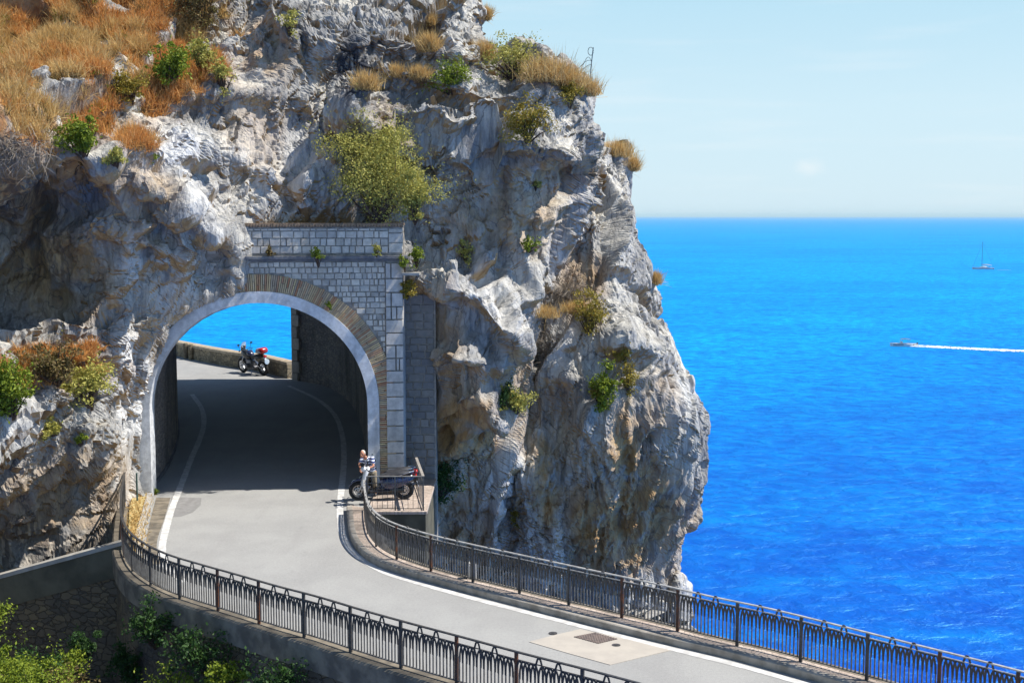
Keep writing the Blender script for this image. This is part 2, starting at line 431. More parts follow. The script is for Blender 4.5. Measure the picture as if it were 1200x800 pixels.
# ------------------------------------------------------------------ road surface
def strip(name, A, B, mat, n=160, m=14, dz=0, kind='structure', label=None, parent=None, cat=None):
    mb = MB(); vs = []; fs = []
    for i in range(n):
        a, b = A.at(A.L * i / (n - 1)), B.at(B.L * i / (n - 1))
        for j in range(m):
            q = a.lerp(b, j / (m - 1)); vs.append((q.x, q.y, q.z + dz))
    for i in range(n - 1):
        for j in range(m - 1): fs.append((i * m + j, i * m + j + 1, (i + 1) * m + j + 1, (i + 1) * m + j))
    o = mb.add(vs, fs).build(name, mat, parent); tag(o, label, cat, None, kind); return o
roadL = Path([(-12.9, YF - .3, 0), (-12.6, 41.5, 0)] + [p for p in LR[2:]], False)
roadR = Path([(-4.2, YF - .3, 0), KB[0] + Vector((.3, 0, 0))] + [p + Vector((.1, 0.12, 0)) for p in KB[1:]], False)
def seg(name, A, B, **k): return strip(name, Path(A, False), Path(B, False), ASPH, **k)
mbr = MB()
def add_strip(A, B, n=80, m=10, dz=0.0):
    vs = []; fs = []
    for i in range(n):
        a, b = A.at(A.L * i / (n - 1)), B.at(B.L * i / (n - 1))
        for j in range(m):
            q = a.lerp(b, j / (m - 1)); vs.append((q.x, q.y, zr(q.y) + dz))
    for i in range(n - 1):
        for j in range(m - 1): fs.append((i * m + j, i * m + j + 1, (i + 1) * m + j + 1, (i + 1) * m + j))
    mbr.add(vs, fs)
add_strip(roadL, roadR, 160)
add_strip(Path([p + Vector((-.3, 0, 0)) for p in reversed(LW.p)] + [Vector((-12.9, YF - .3, 0))], False), Path([p + Vector((.3, 0, 0)) for p in reversed(RW.p)] + [Vector((-4.2, YF - .3, 0))], False), 100)
add_strip(Path([RW.p[-1] + Vector((.8, .1, 0))] + PARP.p, False), Path([RW.p[-1] + Vector((.5, -.4, 0)), LW.p[-1] + Vector((-.3, 0, 0)), Vector((-32, 72, .9)), Vector((-45, 80, .9))], False), 60)
road = mbr.build('road', ASPH); tag(road, 'grey sunlit asphalt coast road bending into the tunnel', None, None, 'structure')

def line(name, pts, w, label, mat=LINE, dz=.006, smooth=True, u0=0, u1=None):
    pa = Path(pts, smooth); mb = MB(); n = max(2, int(pa.L / .3)); vs = []; fs = []
    for i in range(n):
        u = pa.L * i / (n - 1); p = pa.at(u); nn = pa.nrm(u); ww = w * (.92 + .16 * random.random())
        for sgn in (-1, 1):
            q = p + nn * sgn * ww / 2; vs.append((q.x, q.y, zr(q.y) + dz))
    for i in range(n - 1): fs.append((2 * i, 2 * i + 1, 2 * i + 3, 2 * i + 2))
    o = mb.add(vs, fs).build(name, mat); tag(o, label, None, None, 'structure'); return o
line('road_marking', [PG(*q) for q in ((338, 452), (372, 468), (392, 486), (401, 510), (403, 540), (399, 585), (399, 609), (405, 636), (422, 654), (450, 670), (485, 681.5), (560, 702.5), (640, 723), (710, 741), (775, 757), (860, 778), (940, 800), (1050, 832), (1200, 877))], .22, 'white edge line along the sea side of the road')
line('road_marking', [PG(*q) for q in ((225, 462), (236, 478), (239, 494), (235, 512), (223, 540), (208, 579), (200, 600), (193, 625), (190, 645), (196, 664), (216, 682))], .22, 'white edge line along the rock side of the road')
# tarred joint in the asphalt at the left of the mouth and the gutter strip
mb = MB(); g0 = [PG(*q) for q in ((183, 583), (176, 610), (172, 630), (172, 645), (180, 662))]; g1 = [PG(*q) for q in ((200, 583), (192, 610), (185, 630), (184, 645), (190, 660))]
o = strip('gutter', Path(g0), Path(g1), CONC, 20, 3, .008, 'structure', 'worn concrete gutter strip at the road edge')

pts_ = [PG(201, 582), PG(236, 583), PG(235, 592), PG(226, 600), PG(212, 605), PG(197, 606)]
mb = MB(); mb.add([p + Vector((0, 0, .004)) for p in pts_], [tuple(range(6))]); tag(mb.build('road_patch', simple('dark_patch', (.25, .245, .24), (.20, .195, .19), .9, 5, .2, 0, .004)), 'darker asphalt patch at the left of the tunnel mouth', None, None, 'structure')
# grass verge by the left jamb: shallow slab with kerb stones
vg = Path([PG(156, 580, .0), PG(152, 600), PG(151, 622), PG(153, 645), PG(162, 660)]); vh = Path([PG(178, 582), PG(172, 605), PG(166, 626), PG(164, 640), PG(168, 656)])
VERGE = simple('dry_verge', (.50, .40, .20), (.36, .30, .14), .95, 5, .1, 0, .03)
strip('verge', vg, vh, VERGE, 24, 6, .10, 'structure', 'verge of dry yellow grass inside the left railing')
mb = MB(); sweep(mb, vh, rect(-.02, .16, -.05, .14), step=.5)
tag(mb.build('kerb', CONC_L, bevel=.01), 'pale kerb stones edging the yellow verge', None, None, 'structure')

# sea side kerb and brick pavement
mb = MB(); sweep(mb, kerb_r, [(0, -.1), (0, .15), (-.03, .17), (-.19, .17), (-.19, -.1)], step=.3, wob=.006)
tag(mb.build('kerb', KERB), 'stone kerb curving along the sea side of the road', None, None, 'structure')
strip('pavement', Path([p + Vector((.12, .14, .155)) for p in kerb_r.p], False), Path([p + Vector((.16, .22, .155)) for p in right_rail.p], False), PAVE, 160, 4, 0, 'structure', 'narrow brick paved walkway beside the sea railing')
# deck edge under the sea railing and its retaining wall
mb = MB(); sweep(mb, right_rail, rect(-.32, -.12, -.55, .16), step=.4)
deck = mb.build('retaining_wall', CONC); tag(deck, 'concrete edge carrying the sea side railing above the cliff', 'retaining wall')
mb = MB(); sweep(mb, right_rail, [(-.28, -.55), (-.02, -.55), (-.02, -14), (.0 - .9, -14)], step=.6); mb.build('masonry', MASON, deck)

# ------------------------------------------------------------------ left retaining wall
# travel direction far -> near; land side (left valley) is on the right hand of travel
def lsign(pa, u): return 1
mb = MB(); sweep(mb, left_rail, [(-.16, .02), (.26, .02), (.30, -.03), (.30, -.58), (-.16, -.58)], 1.2, None, .3, wob=.012)
wallL = mb.build('retaining_wall', CONC); tag(wallL, 'curved rubble retaining wall with concrete cap below the near railing', 'retaining wall')
mb = MB(); sweep(mb, left_rail, [(.16, -.58), (.55, -9), (-.5, -9), (-.5, -.58)], 1.2, None, .5)
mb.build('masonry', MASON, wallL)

# ------------------------------------------------------------------ concrete parapet on the far left
pa = PY(144, 633, 36.3); pb = PY(0, 672.5, 37.0); d = (pb - pa); pe = pa + d * 3.0; pa2 = pa - d * .03
pth = Path([pa2, pe], False)
mb = MB(); sweep(mb, pth, [(-.14, 0), (.36, 0), (.36, -.12), (-.14, -.12)], step=.6, wob=.01)
wl = empty('parapet_wall', (0, 0, 0)); tag(wl, 'plain concrete parapet wall sloping down to the left below the rock', 'wall')
sweep_cap = mb.build('cap', CONC_L, wl)
mb = MB(); sweep(mb, pth, rect(-.08, .28, -1.02, -.11), step=.6); mb.build('concrete_face', CONC_D, wl)
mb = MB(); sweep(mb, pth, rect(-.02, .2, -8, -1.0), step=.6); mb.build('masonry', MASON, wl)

# ------------------------------------------------------------------ hillside below left
n = 70; gx, gy = np.meshgrid(np.linspace(-45, 6, n), np.linspace(2, 37, n)); P = np.stack([gx.ravel(), gy.ravel(), np.zeros(n * n)], 1)
gz = -3.9 - np.maximum(0, 27 - P[:, 1]) * .35 - np.maximum(0, P[:, 0] + 11.5) * .5 + fbm(P * .35, 4, 5) * .5 + 2.0 * np.exp(-((P[:, 1] - 29.3) / 2.2) ** 2) * np.clip((-9.2 - P[:, 0]) / 2, 0, 1); P[:, 2] = gz
F = np.array([(j * n + i, j * n + i + 1, (j + 1) * n + i + 1, (j + 1) * n + i) for j in range(n - 1) for i in range(n - 1)])
SOIL = simple('hill_soil', (.13, .085, .045), (.07, .06, .03), .95, 2.5, .1, 0, .05)
tag(np_mesh('hillside', P, F, SOIL), 'shaded earth slope below the retaining walls', None, None, 'structure')

# ------------------------------------------------------------------ sea
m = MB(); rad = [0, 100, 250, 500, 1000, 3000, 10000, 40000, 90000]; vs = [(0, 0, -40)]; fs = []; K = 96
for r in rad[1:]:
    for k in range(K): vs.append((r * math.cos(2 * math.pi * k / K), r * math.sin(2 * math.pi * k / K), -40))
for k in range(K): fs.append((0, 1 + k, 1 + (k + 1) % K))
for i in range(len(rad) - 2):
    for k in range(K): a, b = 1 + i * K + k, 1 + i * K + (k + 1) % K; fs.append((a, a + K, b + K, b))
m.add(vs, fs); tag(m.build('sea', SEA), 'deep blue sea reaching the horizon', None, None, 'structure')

# ------------------------------------------------------------------ cliff
def rbf(pts):
    A = np.array(pts, float); X = A[:, :2] / 100; n = len(A)
    K = np.linalg.norm(X[:, None] - X[None], axis=2)
    M_ = np.zeros((n + 3, n + 3)); M_[:n, :n] = K + np.eye(n) * .03; M_[:n, n] = 1; M_[:n, n + 1:] = X; M_[n, :n] = 1; M_[n + 1:, :n] = X.T
    w = np.linalg.solve(M_, np.concatenate([A[:, 2], [0, 0, 0]]))
    def f(px, py):
        q = np.stack([px.ravel(), py.ravel()], 1) / 100; out = np.full(len(q), w[n])
        for i in range(n): out += w[i] * np.sqrt(((q - X[i]) ** 2).sum(1))
        return (out + q @ w[n + 1:]).reshape(px.shape)
    return f
def pl(x, pts):
    p = np.array(pts, float); return np.interp(x, p[:, 0], p[:, 1])
def ledge(px, py, line, amp, up, dn, x0, x1):
    """proud edge along a photo polyline: slopes back above it, undercut below it"""
    d = py - pl(px, line); e = np.where(d < 0, np.exp(d / up), np.exp(-d / dn))
    m = np.clip((px - x0) / 60, 0, 1) * np.clip((x1 - px) / 60, 0, 1); m = m * m * (3 - 2 * m)
    return -amp * e * m
LEDGES = [   # line, forward amount, falloff above, falloff below, from, to
    ([(395, 128), (450, 150), (530, 166), (600, 172), (660, 178), (706, 205)], 3.0, 34, 13, 370, 745),
    ([(440, 80), (500, 92), (560, 112), (640, 112), (700, 128)], 1.5, 26, 9, 430, 720),
    ([(330, 60), (440, 40), (520, 62), (580, 75)], 1.2, 26, 12, 320, 585),
    ([(480, 345), (500, 330), (560, 350), (600, 400), (630, 430)], 2.0, 40, 12, 486, 660),
    ([(500, 420), (540, 425), (580, 430), (600, 425)], 2.1, 42, 14, 470, 620),
    ([(500, 500), (520, 480), (560, 470), (600, 520)], 1.7, 34, 16, 470, 630),
    ([(580, 260), (600, 300), (640, 335)], .8, 16, 7, 560, 650),
    ([(-100, 150), (0, 170), (60, 180), (130, 196), (200, 240), (250, 275)], 2.6, 40, 16, -200, 262),
    ([(70, 300), (110, 262), (150, 275), (200, 300), (250, 330)], 1.1, 22, 10, 60, 250),
    ([(-100, 390), (0, 395), (60, 392), (120, 398), (160, 370)], 1.9, 20, 12, -200, 172),
    ([(-100, 520), (0, 500), (60, 470), (120, 460), (160, 480)], .9, 24, 10, -200, 165),
    ([(-100, 560), (0, 560), (100, 540), (140, 500)], 1.0, 18, 12, -200, 160),
    ([(200, 120), (260, 105), (330, 118), (390, 130)], .9, 22, 8, 170, 400),
    ([(180, 195), (260, 180), (330, 215), (400, 240)], .9, 22, 8, 180, 410),
]
A_PTS = [(-150, 650, 38), (0, 660, 38.8), (100, 650, 40.2), (148, 640, 40.6), (153, 600, 42), (156, 540, 42.8), (158, 500, 42.8), (0, 580, 38.8), (70, 560, 39.6),
    (100, 500, 38.6), (0, 480, 36.6), (-150, 450, 32), (70, 430, 38.8), (145, 440, 41.6), (172, 480, 43.4), (176, 445, 42.9), (195, 410, 43.0), (232, 372, 43.35), (245, 345, 43.1), (262, 330, 43.3), (268, 262, 43.3), (250, 285, 42.9), (268, 296, 43.25),
    (200, 340, 42.6), (150, 360, 41.4), (130, 300, 41.2), (60, 350, 41.6), (0, 360, 40.6), (-150, 330, 37), (0, 260, 41.2), (60, 230, 40.2), (130, 215, 41), (0, 170, 38.4), (200, 250, 43), (250, 290, 43.9),
    (0, 120, 40.4), (-150, 120, 37), (0, 0, 45.5), (-150, 0, 44), (150, 120, 42.8), (150, 0, 47.5), (250, 180, 44.6), (270, 100, 45.8), (300, 0, 49.5), (320, 230, 45.6), (350, 180, 46.8), (400, 235, 46.4), (380, 120, 48), (400, 60, 48.6), (420, -60, 52),
    (460, 240, 46.9), (440, 180, 47.6), (500, 110, 48.8), (470, 40, 49.8), (560, 20, 51), (600, 80, 50.2), (690, 90, 51), (600, 140, 48.6), (700, 150, 49.6), (520, 210, 48), (600, 220, 48), (690, 220, 49.6),
    (500, 280, 47), (560, 300, 47.2), (640, 300, 48.6), (490, 330, 45.6), (480, 400, 46.6), (492, 480, 47.2), (540, 400, 45.2), (600, 420, 46.6), (540, 470, 45.6), (600, 520, 46.6), (530, 520, 45.6), (560, 600, 46.8), (510, 560, 47), (590, 660, 47.2), (500, 660, 47.6),
    (350, 320, 46.4), (440, 320, 46.4), (300, 480, 46.4), (430, 480, 46.4), (300, 620, 46.6), (440, 620, 47), (300, 800, 47.5), (600, 800, 48), (-150, 800, 38)]
B_PTS = [(600, 160, 55), (710, 160, 53.4), (745, 180, 54.4), (700, 260, 51), (750, 260, 52.6), (640, 330, 50.4), (690, 340, 50.2), (760, 330, 51), (650, 400, 49.4), (690, 370, 49.2), (740, 400, 49.6), (790, 400, 50.6),
    (600, 440, 49.4), (650, 470, 48.6), (700, 450, 49.2), (740, 470, 48.4), (800, 470, 48.8), (820, 500, 49.6), (600, 560, 48.6), (640, 560, 48), (690, 560, 49.0), (740, 560, 48.4), (800, 580, 49.4), (640, 640, 48.2), (690, 650, 49.4), (740, 650, 49.4), (790, 660, 50.6),
    (620, 720, 48.5), (780, 720, 50.5), (600, 800, 49), (780, 800, 51), (560, 300, 52), (560, 600, 50)]
C_PTS = [(770, 560, 55), (820, 560, 54), (780, 640, 53), (820, 640, 53), (800, 700, 52), (770, 740, 52), (820, 800, 52), (750, 600, 54)]

def shell(cols_of, rows, fY, ledges, back, xl, nwrap, edge_w, seed, amp, flutes=0, roof=10, roundr=3.0):
    """closed rock mass: front sheet, rounded right edge, back sheet, roof"""
    rows = np.array(rows, float); n = cols_of; t = np.linspace(0, 1, n)
    pxr = pl(rows, xl[1]); pxl = pl(rows, xl[0])
    PXg = pxl[:, None] + (pxr - pxl)[:, None] * t[None]; PYg = np.repeat(rows[:, None], n, 1)
    PYc = np.minimum(PYg, 860)
    Yf = fY(PXg, PYc)
    for L in ledges: Yf = Yf + ledge(PXg, PYg, *L)
    e = np.clip(1 - (pxr[:, None] - PXg) / edge_w, 0, 1); Yf = Yf + roundr * (1 - np.sqrt(1 - e ** 2 * .98))
    Yf = Yf + np.maximum(0, PYg - 860) * -.004
    dx = (PXg - 600) / FP; dy = (400 - PYg) / FP; ry = CP + dy * SP; rz = -SP + dy * CP
    X = dx / ry * Yf; Z = CZ + rz / ry * Yf
    V = np.stack([X, Yf, Z], 2)
    nf = int((rows <= 731).sum())                        # even the rows out along the slope
    def even(q, mix_):
        m_ = len(q); sl_ = np.concatenate([[0], np.cumsum(np.sqrt((np.diff(q, axis=0) ** 2).sum(1)))]); tt = np.linspace(0, 1, m_)
        par = mix_ * sl_ / sl_[-1] + (1 - mix_) * tt; return np.stack([np.interp(tt, par, q[:, k_]) for k_ in range(3)], 1)
    for it_ in range(3):
        for c_ in range(n): V[:nf, c_] = even(V[:nf, c_], .75)
        for r_ in range(nf): V[r_] = even(V[r_], .85)
        for _ in range(3):
            S = V.copy(); S[1:-1] = (V[:-2] + 2 * V[1:-1] + V[2:]) / 4; S[:, 1:-1] = (S[:, :-2] + 2 * S[:, 1:-1] + S[:, 2:]) / 4; S[nf - 2:] = V[nf - 2:]; V = S
    for _ in range(8):
        S = V.copy(); S[1:-1] = (V[:-2] + 2 * V[1:-1] + V[2:]) / 4; S[:, 1:-1] = (S[:, :-2] + 2 * S[:, 1:-1] + S[:, 2:]) / 4; S[nf - 2:] = V[nf - 2:]; V = S
    last = V[:, -1]; parts = [V]
    wr = np.linspace(0, 1, 3 * nwrap + 1)[1:] ** 2.2; bk = back(last[:, 0])
    W = np.stack([np.stack([last[:, 0] - .08 * (bk - last[:, 1]) * k ** 1.5, last[:, 1] + (bk - last[:, 1]) * k, last[:, 2] + 0 * k], 1) for k in wr], 1); parts.append(W)
    nb = 90; bt = np.linspace(0, 1, nb + 1)[1:]
    e0 = W[:, -1]; X1 = V[:, 0, 0]
    Bk = []
    for k in bt:
        xx = e0[:, 0] + (X1 - e0[:, 0]) * k; Bk.append(np.stack([xx, back(xx), e0[:, 2] * (1 - k) + V[:, 0, 2] * k], 1))
    parts.append(np.stack(Bk, 1))
    G = np.concatenate(parts, 1)                        # rows x ring
    # roof: contract the top ring towards the line midway
    top = G[0]; cy = top.mean(0); rr = []
    for k in np.linspace(1, 0, roof + 1)[:-1]:
        q = top.copy(); q[:, 1] = cy[1] + (top[:, 1] - cy[1]) * (1 - k); q[:, 2] = top[:, 2] + (2.0 if seed < 50 else .35) * math.sin(k * 1.5); rr.append(q)
    if roof: G = np.concatenate([np.stack(rr, 0), G], 0)
    # normals of the ring grid
    du = np.roll(G, -1, 1) - np.roll(G, 1, 1); dv = np.gradient(G, axis=0)
    N = np.cross(du, dv); N /= np.linalg.norm(N, axis=2, keepdims=True) + 1e-9
    nr, nc = G.shape[:2]
    if N[nr // 2, n // 2, 1] > 0: N = -N
    # smooth normals a little
    for _ in range(70):
        N = (N + np.roll(N, 1, 0) + np.roll(N, -1, 0) + np.roll(N, 1, 1) + np.roll(N, -1, 1)) / 5
    N /= np.linalg.norm(N, axis=2, keepdims=True) + 1e-9
    P = G.reshape(-1, 3); c, s = math.cos(R(24)), math.sin(R(24))
    px, py = proj(P)
    T = np.stack([P[:, 0] * c + P[:, 2] * s, P[:, 1], -P[:, 0] * s + P[:, 2] * c], 1)   # bedding dips to the right
    c2_, s2_ = math.cos(R(20)), math.sin(R(20))                                          # steep fracturing leaning right
    TS = np.stack([(P[:, 0] * c2_ - P[:, 2] * s2_) * 1.25, P[:, 1], (P[:, 0] * s2_ + P[:, 2] * c2_) * .30], 1); g0, e0_ = facets(TS * np.array([1, 1, 1.6]) / 5.2, seed + 70)
    wf = np.clip((px - 400) / 60, 0, 1) * np.clip((300 - py) / 60, 0, 1) * (seed < 50); wf = wf + np.clip((150 - px) / 60, 0, 1) * np.clip((py - 200) / 60, 0, 1) * .6
    wv = np.stack([fbm(P * .45, 3, seed + 50), fbm(P * .45, 3, seed + 60), fbm(P * .45, 3, seed + 70)], 1)
    T1 = T * np.array([1, 1, 1.55]) + wv * .4; T2 = TS + wv * .35
    h1, c1 = facets(T1 / 3.4, seed); h2, c2 = facets(T1 / 1.35 + 9, seed + 10); h3_, c3 = facets(T1 / .55 + 5, seed + 20); h4, c4 = facets(T1 / .24 + 3, seed + 30)
    g1, e1 = facets(T2 / 2.7, seed + 40); g2, e2 = facets(T2 / 1.05 + 9, seed + 47); g3, e3 = facets(T2 / .42 + 9, seed + 54)
    mxx = lambda a_, b_: a_ * wf + b_ * (1 - wf)
    h1, c1, h2, c2, h3_, c3 = mxx(h1, g1), mxx(c1, e1), mxx(h2, g2), mxx(c2, e2), mxx(h3_, g3), mxx(c3, e3)
    big = fbm(P * .22, 3, seed + 3)
    sv = np.linalg.norm(dv, axis=2).ravel(); su = np.linalg.norm(du, axis=2).ravel() / 2; sp = np.maximum(sv, su)
    f4 = np.clip(1.6 - sp / .10, 0, 1); f3 = np.clip(1.6 - sp / .20, 0, 1); f2 = np.clip(1.6 - sp / .5, 0, 1)
    rm = np.clip(.62 + 1.5 * fbm(P * .23 + 40, 3, seed + 80), .12, 1.25)
    D = big * .6 + g0 * 1.5 - .25 * np.exp(-e0_ / .02) + h1 * .72 + h2 * .34 * f2 
    D -= .14 * np.exp(-c1 / .02) * f2 + .06 * np.exp(-c2 / .04) * f3 + .03 * np.exp(-c3 / .05) * f4
    rd = 1 - np.abs(fbm(P * .8, 4, seed + 5)) * 2; D += rd * .10 * f3
    if flutes is not None: 
        fl = flutes(px, py); V_ = np.stack([P[:, 0] * 1.1, P[:, 1] * 1.1, P[:, 2] * .17], 1)
        sm = fbm(V_, 4, seed + 8); D = D * (1 - .62 * fl) + fl * (sm * 1.5 + fbm(V_ * 2.7, 3, seed + 9) * .5)
    a = amp(P, px, py); Q = P + N.reshape(-1, 3) * (D * a)[:, None]
    G2 = Q.reshape(nr, nc, 3)                            # melt the saw teeth where the sheet is stretched
    ed = np.maximum(np.linalg.norm(G2 - np.roll(G2, -1, 1), axis=2), np.linalg.norm(G2 - np.roll(G2, 1, 1), axis=2))
    e_v = np.linalg.norm(np.diff(G2, axis=0), axis=2); ed[1:] = np.maximum(ed[1:], e_v); ed[:-1] = np.maximum(ed[:-1], e_v)
    wgt = np.clip((ed - .17) / .25, 0, 1)
    for _ in range(2): wgt = np.maximum(wgt, (np.roll(wgt, 1, 0) + np.roll(wgt, -1, 0) + np.roll(wgt, 1, 1) + np.roll(wgt, -1, 1)) / 4)
    wgt[:roof + 2] = 0; wgt[nf:] = 0
    for _ in range(10):
        av = (np.roll(G2, 1, 0) + np.roll(G2, -1, 0) + np.roll(G2, 1, 1) + np.roll(G2, -1, 1)) / 4; G2 = G2 + (av - G2) * (wgt * .8)[..., None]
    # second pass: angular breakage on the final form
    du2 = np.roll(G2, -1, 1) - np.roll(G2, 1, 1); dv2 = np.gradient(G2, axis=0); N2 = np.cross(du2, dv2); N2 *= np.sign((N2 * N).sum(2, keepdims=True)); N2 /= np.linalg.norm(N2, axis=2, keepdims=True) + 1e-9
    for _ in range(5): N2 = (N2 + np.roll(N2, 1, 0) + np.roll(N2, -1, 0) + np.roll(N2, 1, 1) + np.roll(N2, -1, 1)) / 5
    N2 /= np.linalg.norm(N2, axis=2, keepdims=True) + 1e-9
    q = G2.reshape(-1, 3); w3 = fbm(q * 1.1, 2, seed + 90)[:, None]; ed = np.maximum(np.linalg.norm(G2 - np.roll(G2, -1, 1), axis=2), np.linalg.norm(np.gradient(G2, axis=0), axis=2))
    TF = np.stack([q[:, 0] * c + q[:, 2] * s, q[:, 1], (-q[:, 0] * s + q[:, 2] * c) * 1.6], 1) + w3 * .3
    TV = np.stack([(q[:, 0] * c2_ - q[:, 2] * s2_) * 1.3, q[:, 1] * 1.1, (q[:, 0] * s2_ + q[:, 2] * c2_) * .34], 1) + w3 * .3
    pick = np.clip(wf + .55 * (fbm(q * .3 + 60, 2, seed + 91) > .12), 0, 1)[:, None]; TT = TF * pick + TV * (1 - pick)
    TT = np.where(pick > .5, TF, TV)
    k1, j1 = facets(TT / 1.0, seed + 92); k2, j2 = facets(TT / .42 + 3, seed + 99); k3, j3 = facets(TT / .19 + 8, seed + 106)
    rm2 = np.clip(.75 + 1.6 * fbm(q * .28 + 40, 3, seed + 80), .25, 1.4)
    D2 = (k1 * .30 + k2 * .15 * rm2 + k3 * .05 * rm2) - .10 * np.exp(-j1 / .035) - .05 * np.exp(-j2 / .04)
    if flutes is not None: D2 = D2 * (1 - .45 * fl)
    D2 = D2 * np.clip(a * 1.25, 0, 1.0) * (.30 + .55 * np.clip(.5 + 2.2 * fbm(q * .24 + 11, 2, seed + 85), 0, 1)) * np.clip(1.7 - ed.ravel() / .22, .25, 1)
    G2 = (q + N2.reshape(-1, 3) * D2[:, None]).reshape(nr, nc, 3)
    Q = G2.reshape(-1, 3)
    idx = np.arange(nr * nc).reshape(nr, nc)
    F = np.stack([idx[:-1], np.roll(idx[:-1], -1, 1), np.roll(idx[1:], -1, 1), idx[1:]], 2).reshape(-1, 4)
    if roof:                                             # close the seam of the roof
        top = idx[0]; half = nc // 2
    return Q, F, (nr, nc)

def amp_A(P, px, py):
    a = np.ones(len(P))
    # calmer rock right beside the portal so that it meets the masonry
    d = np.hypot((px - 215) / 60, (py - 400) / 80); a *= np.clip(.25 + .75 * (d - .4), .25, 1)
    d = np.hypot((px - 160) / 22, (py - 560) / 90); a *= np.clip(.30 + .7 * (d - .6), .30, 1)
    ss = lambda v, p_, q_: np.clip((v - p_) / (q_ - p_), 0, 1); ins = ss(px, 225, 275) * ss(px, 515, 480) * ss(py, 225, 270) * (P[:, 1] < 56); a = a * (1 - ins) + .22 * ins
    a = np.where((py > 600) & (px < 160), a * .7, a)
    a = a * (1 - .75 * ss(P[:, 1], 51, 60))
    a *= 1 - .85 * np.exp(-((px - 715) / 60) ** 2 - ((py - 110) / 70) ** 2)
    return a
def bkA(x): return 65.6 + np.minimum(0, x + 12.4) * .45 - np.clip((x + 5) / 6, 0, 1) * 8
def fine(a, b, s): return list(np.arange(a, b, s))
low = [735, 755, 780, 810, 850, 900, 960, 1040, 1150, 1300, 1500, 1750, 2000]
RA = [(-80, 572), (0, 573), (44, 576), (52, 588), (64, 625), (70, 650), (76, 672), (84, 690), (96, 700), (130, 702), (200, 694), (240, 690), (290, 668), (350, 648), (420, 632), (500, 622), (620, 612), (2000, 600)]
RB = [(160, 722), (168, 732), (180, 737), (235, 742), (280, 748), (310, 765), (385, 784), (455, 806), (490, 815), (560, 811), (600, 803), (640, 791), (700, 776), (2000, 772)]
RC = [(560, 812), (585, 818), (610, 820), (625, 812), (640, 806), (660, 812), (690, 816), (740, 822), (2000, 830)]
Q1, F1, _ = shell(500, fine(-70, 715, 1.75) + low, rbf(A_PTS), LEDGES, bkA, ([(-100, -260), (2000, -260)], RA), 26, 26, 1, amp_A,
                  lambda px, py: np.exp(-((px - 190) / 60) ** 2 - ((py - 330) / 90) ** 2) * .7)
LB_ = [([(680, 250), (720, 262), (760, 290)], 1.0, 14, 8, 670, 770), ([(690, 400), (740, 400), (800, 430)], 1.3, 26, 14, 680, 830), ([(660, 480), (740, 505), (820, 500)], .9, 40, 20, 640, 830),
       ([(600, 455), (640, 440), (700, 455)], .8, 20, 10, 600, 720)]
Q2, F2, _ = shell(210, fine(176, 715, 1.75) + low, rbf(B_PTS), LB_, lambda x: 62 + 0 * x, ([(-100, 560), (2000, 560)], RB), 26, 60, 101,
                  lambda P, px, py: .74 - .3 * np.clip((P[:, 1] - 51) / 8, 0, 1),
                  lambda px, py: np.clip((py - 420) / 80, 0, .85) * np.clip((px - 590) / 40, 0, 1) + .35 * np.exp(-((py - 330) / 70) ** 2), roundr=4.5)
Q3, F3, _ = shell(60, fine(572, 730, 2.2) + low, rbf(C_PTS), [], lambda x: 60 + 0 * x, ([(-100, 740), (2000, 740)], RC), 10, 24, 201, lambda P, px, py: np.full(len(P), .6), None)
# bore of the tunnel: no rock inside it
Lp = np.array([(p.x, p.y) for p in LW.p]); Rp = np.array([(p.x, p.y) for p in RW.p])
def in_bore(P):
    Lx = np.interp(P[:, 1], Lp[:, 1], Lp[:, 0]); Rx = np.interp(P[:, 1], Rp[:, 1], Rp[:, 0])
    cx = (Lx + Rx) / 2; hw = np.abs(Rx - Lx) / 2 + .16; t = np.clip((P[:, 1] - 46) / 22, 0, 1); z0 = .9 * t * t * (3 - 2 * t)
    zz = P[:, 2] - z0 - 3.15; dx = np.abs(P[:, 0] - cx)
    ins = np.where(zz < 0, dx < hw, (dx / hw) ** 2 + (zz / 3.80) ** 2 < 1)
    out = ins & (P[:, 1] > 43.0) & (P[:, 2] > -3) & (P[:, 1] < 75)
    ex = (P[:, 1] > 58) & (P[:, 0] < np.interp(P[:, 1], [58, 70], [-8.5, -12.2])) & (P[:, 0] > -26) & (P[:, 2] < 7.6) & (P[:, 2] > -4)
    return out | ex
def drop(Q, F):
    m = in_bore(Q[F].mean(1)); return F[~m]
F1 = drop(Q1, F1)
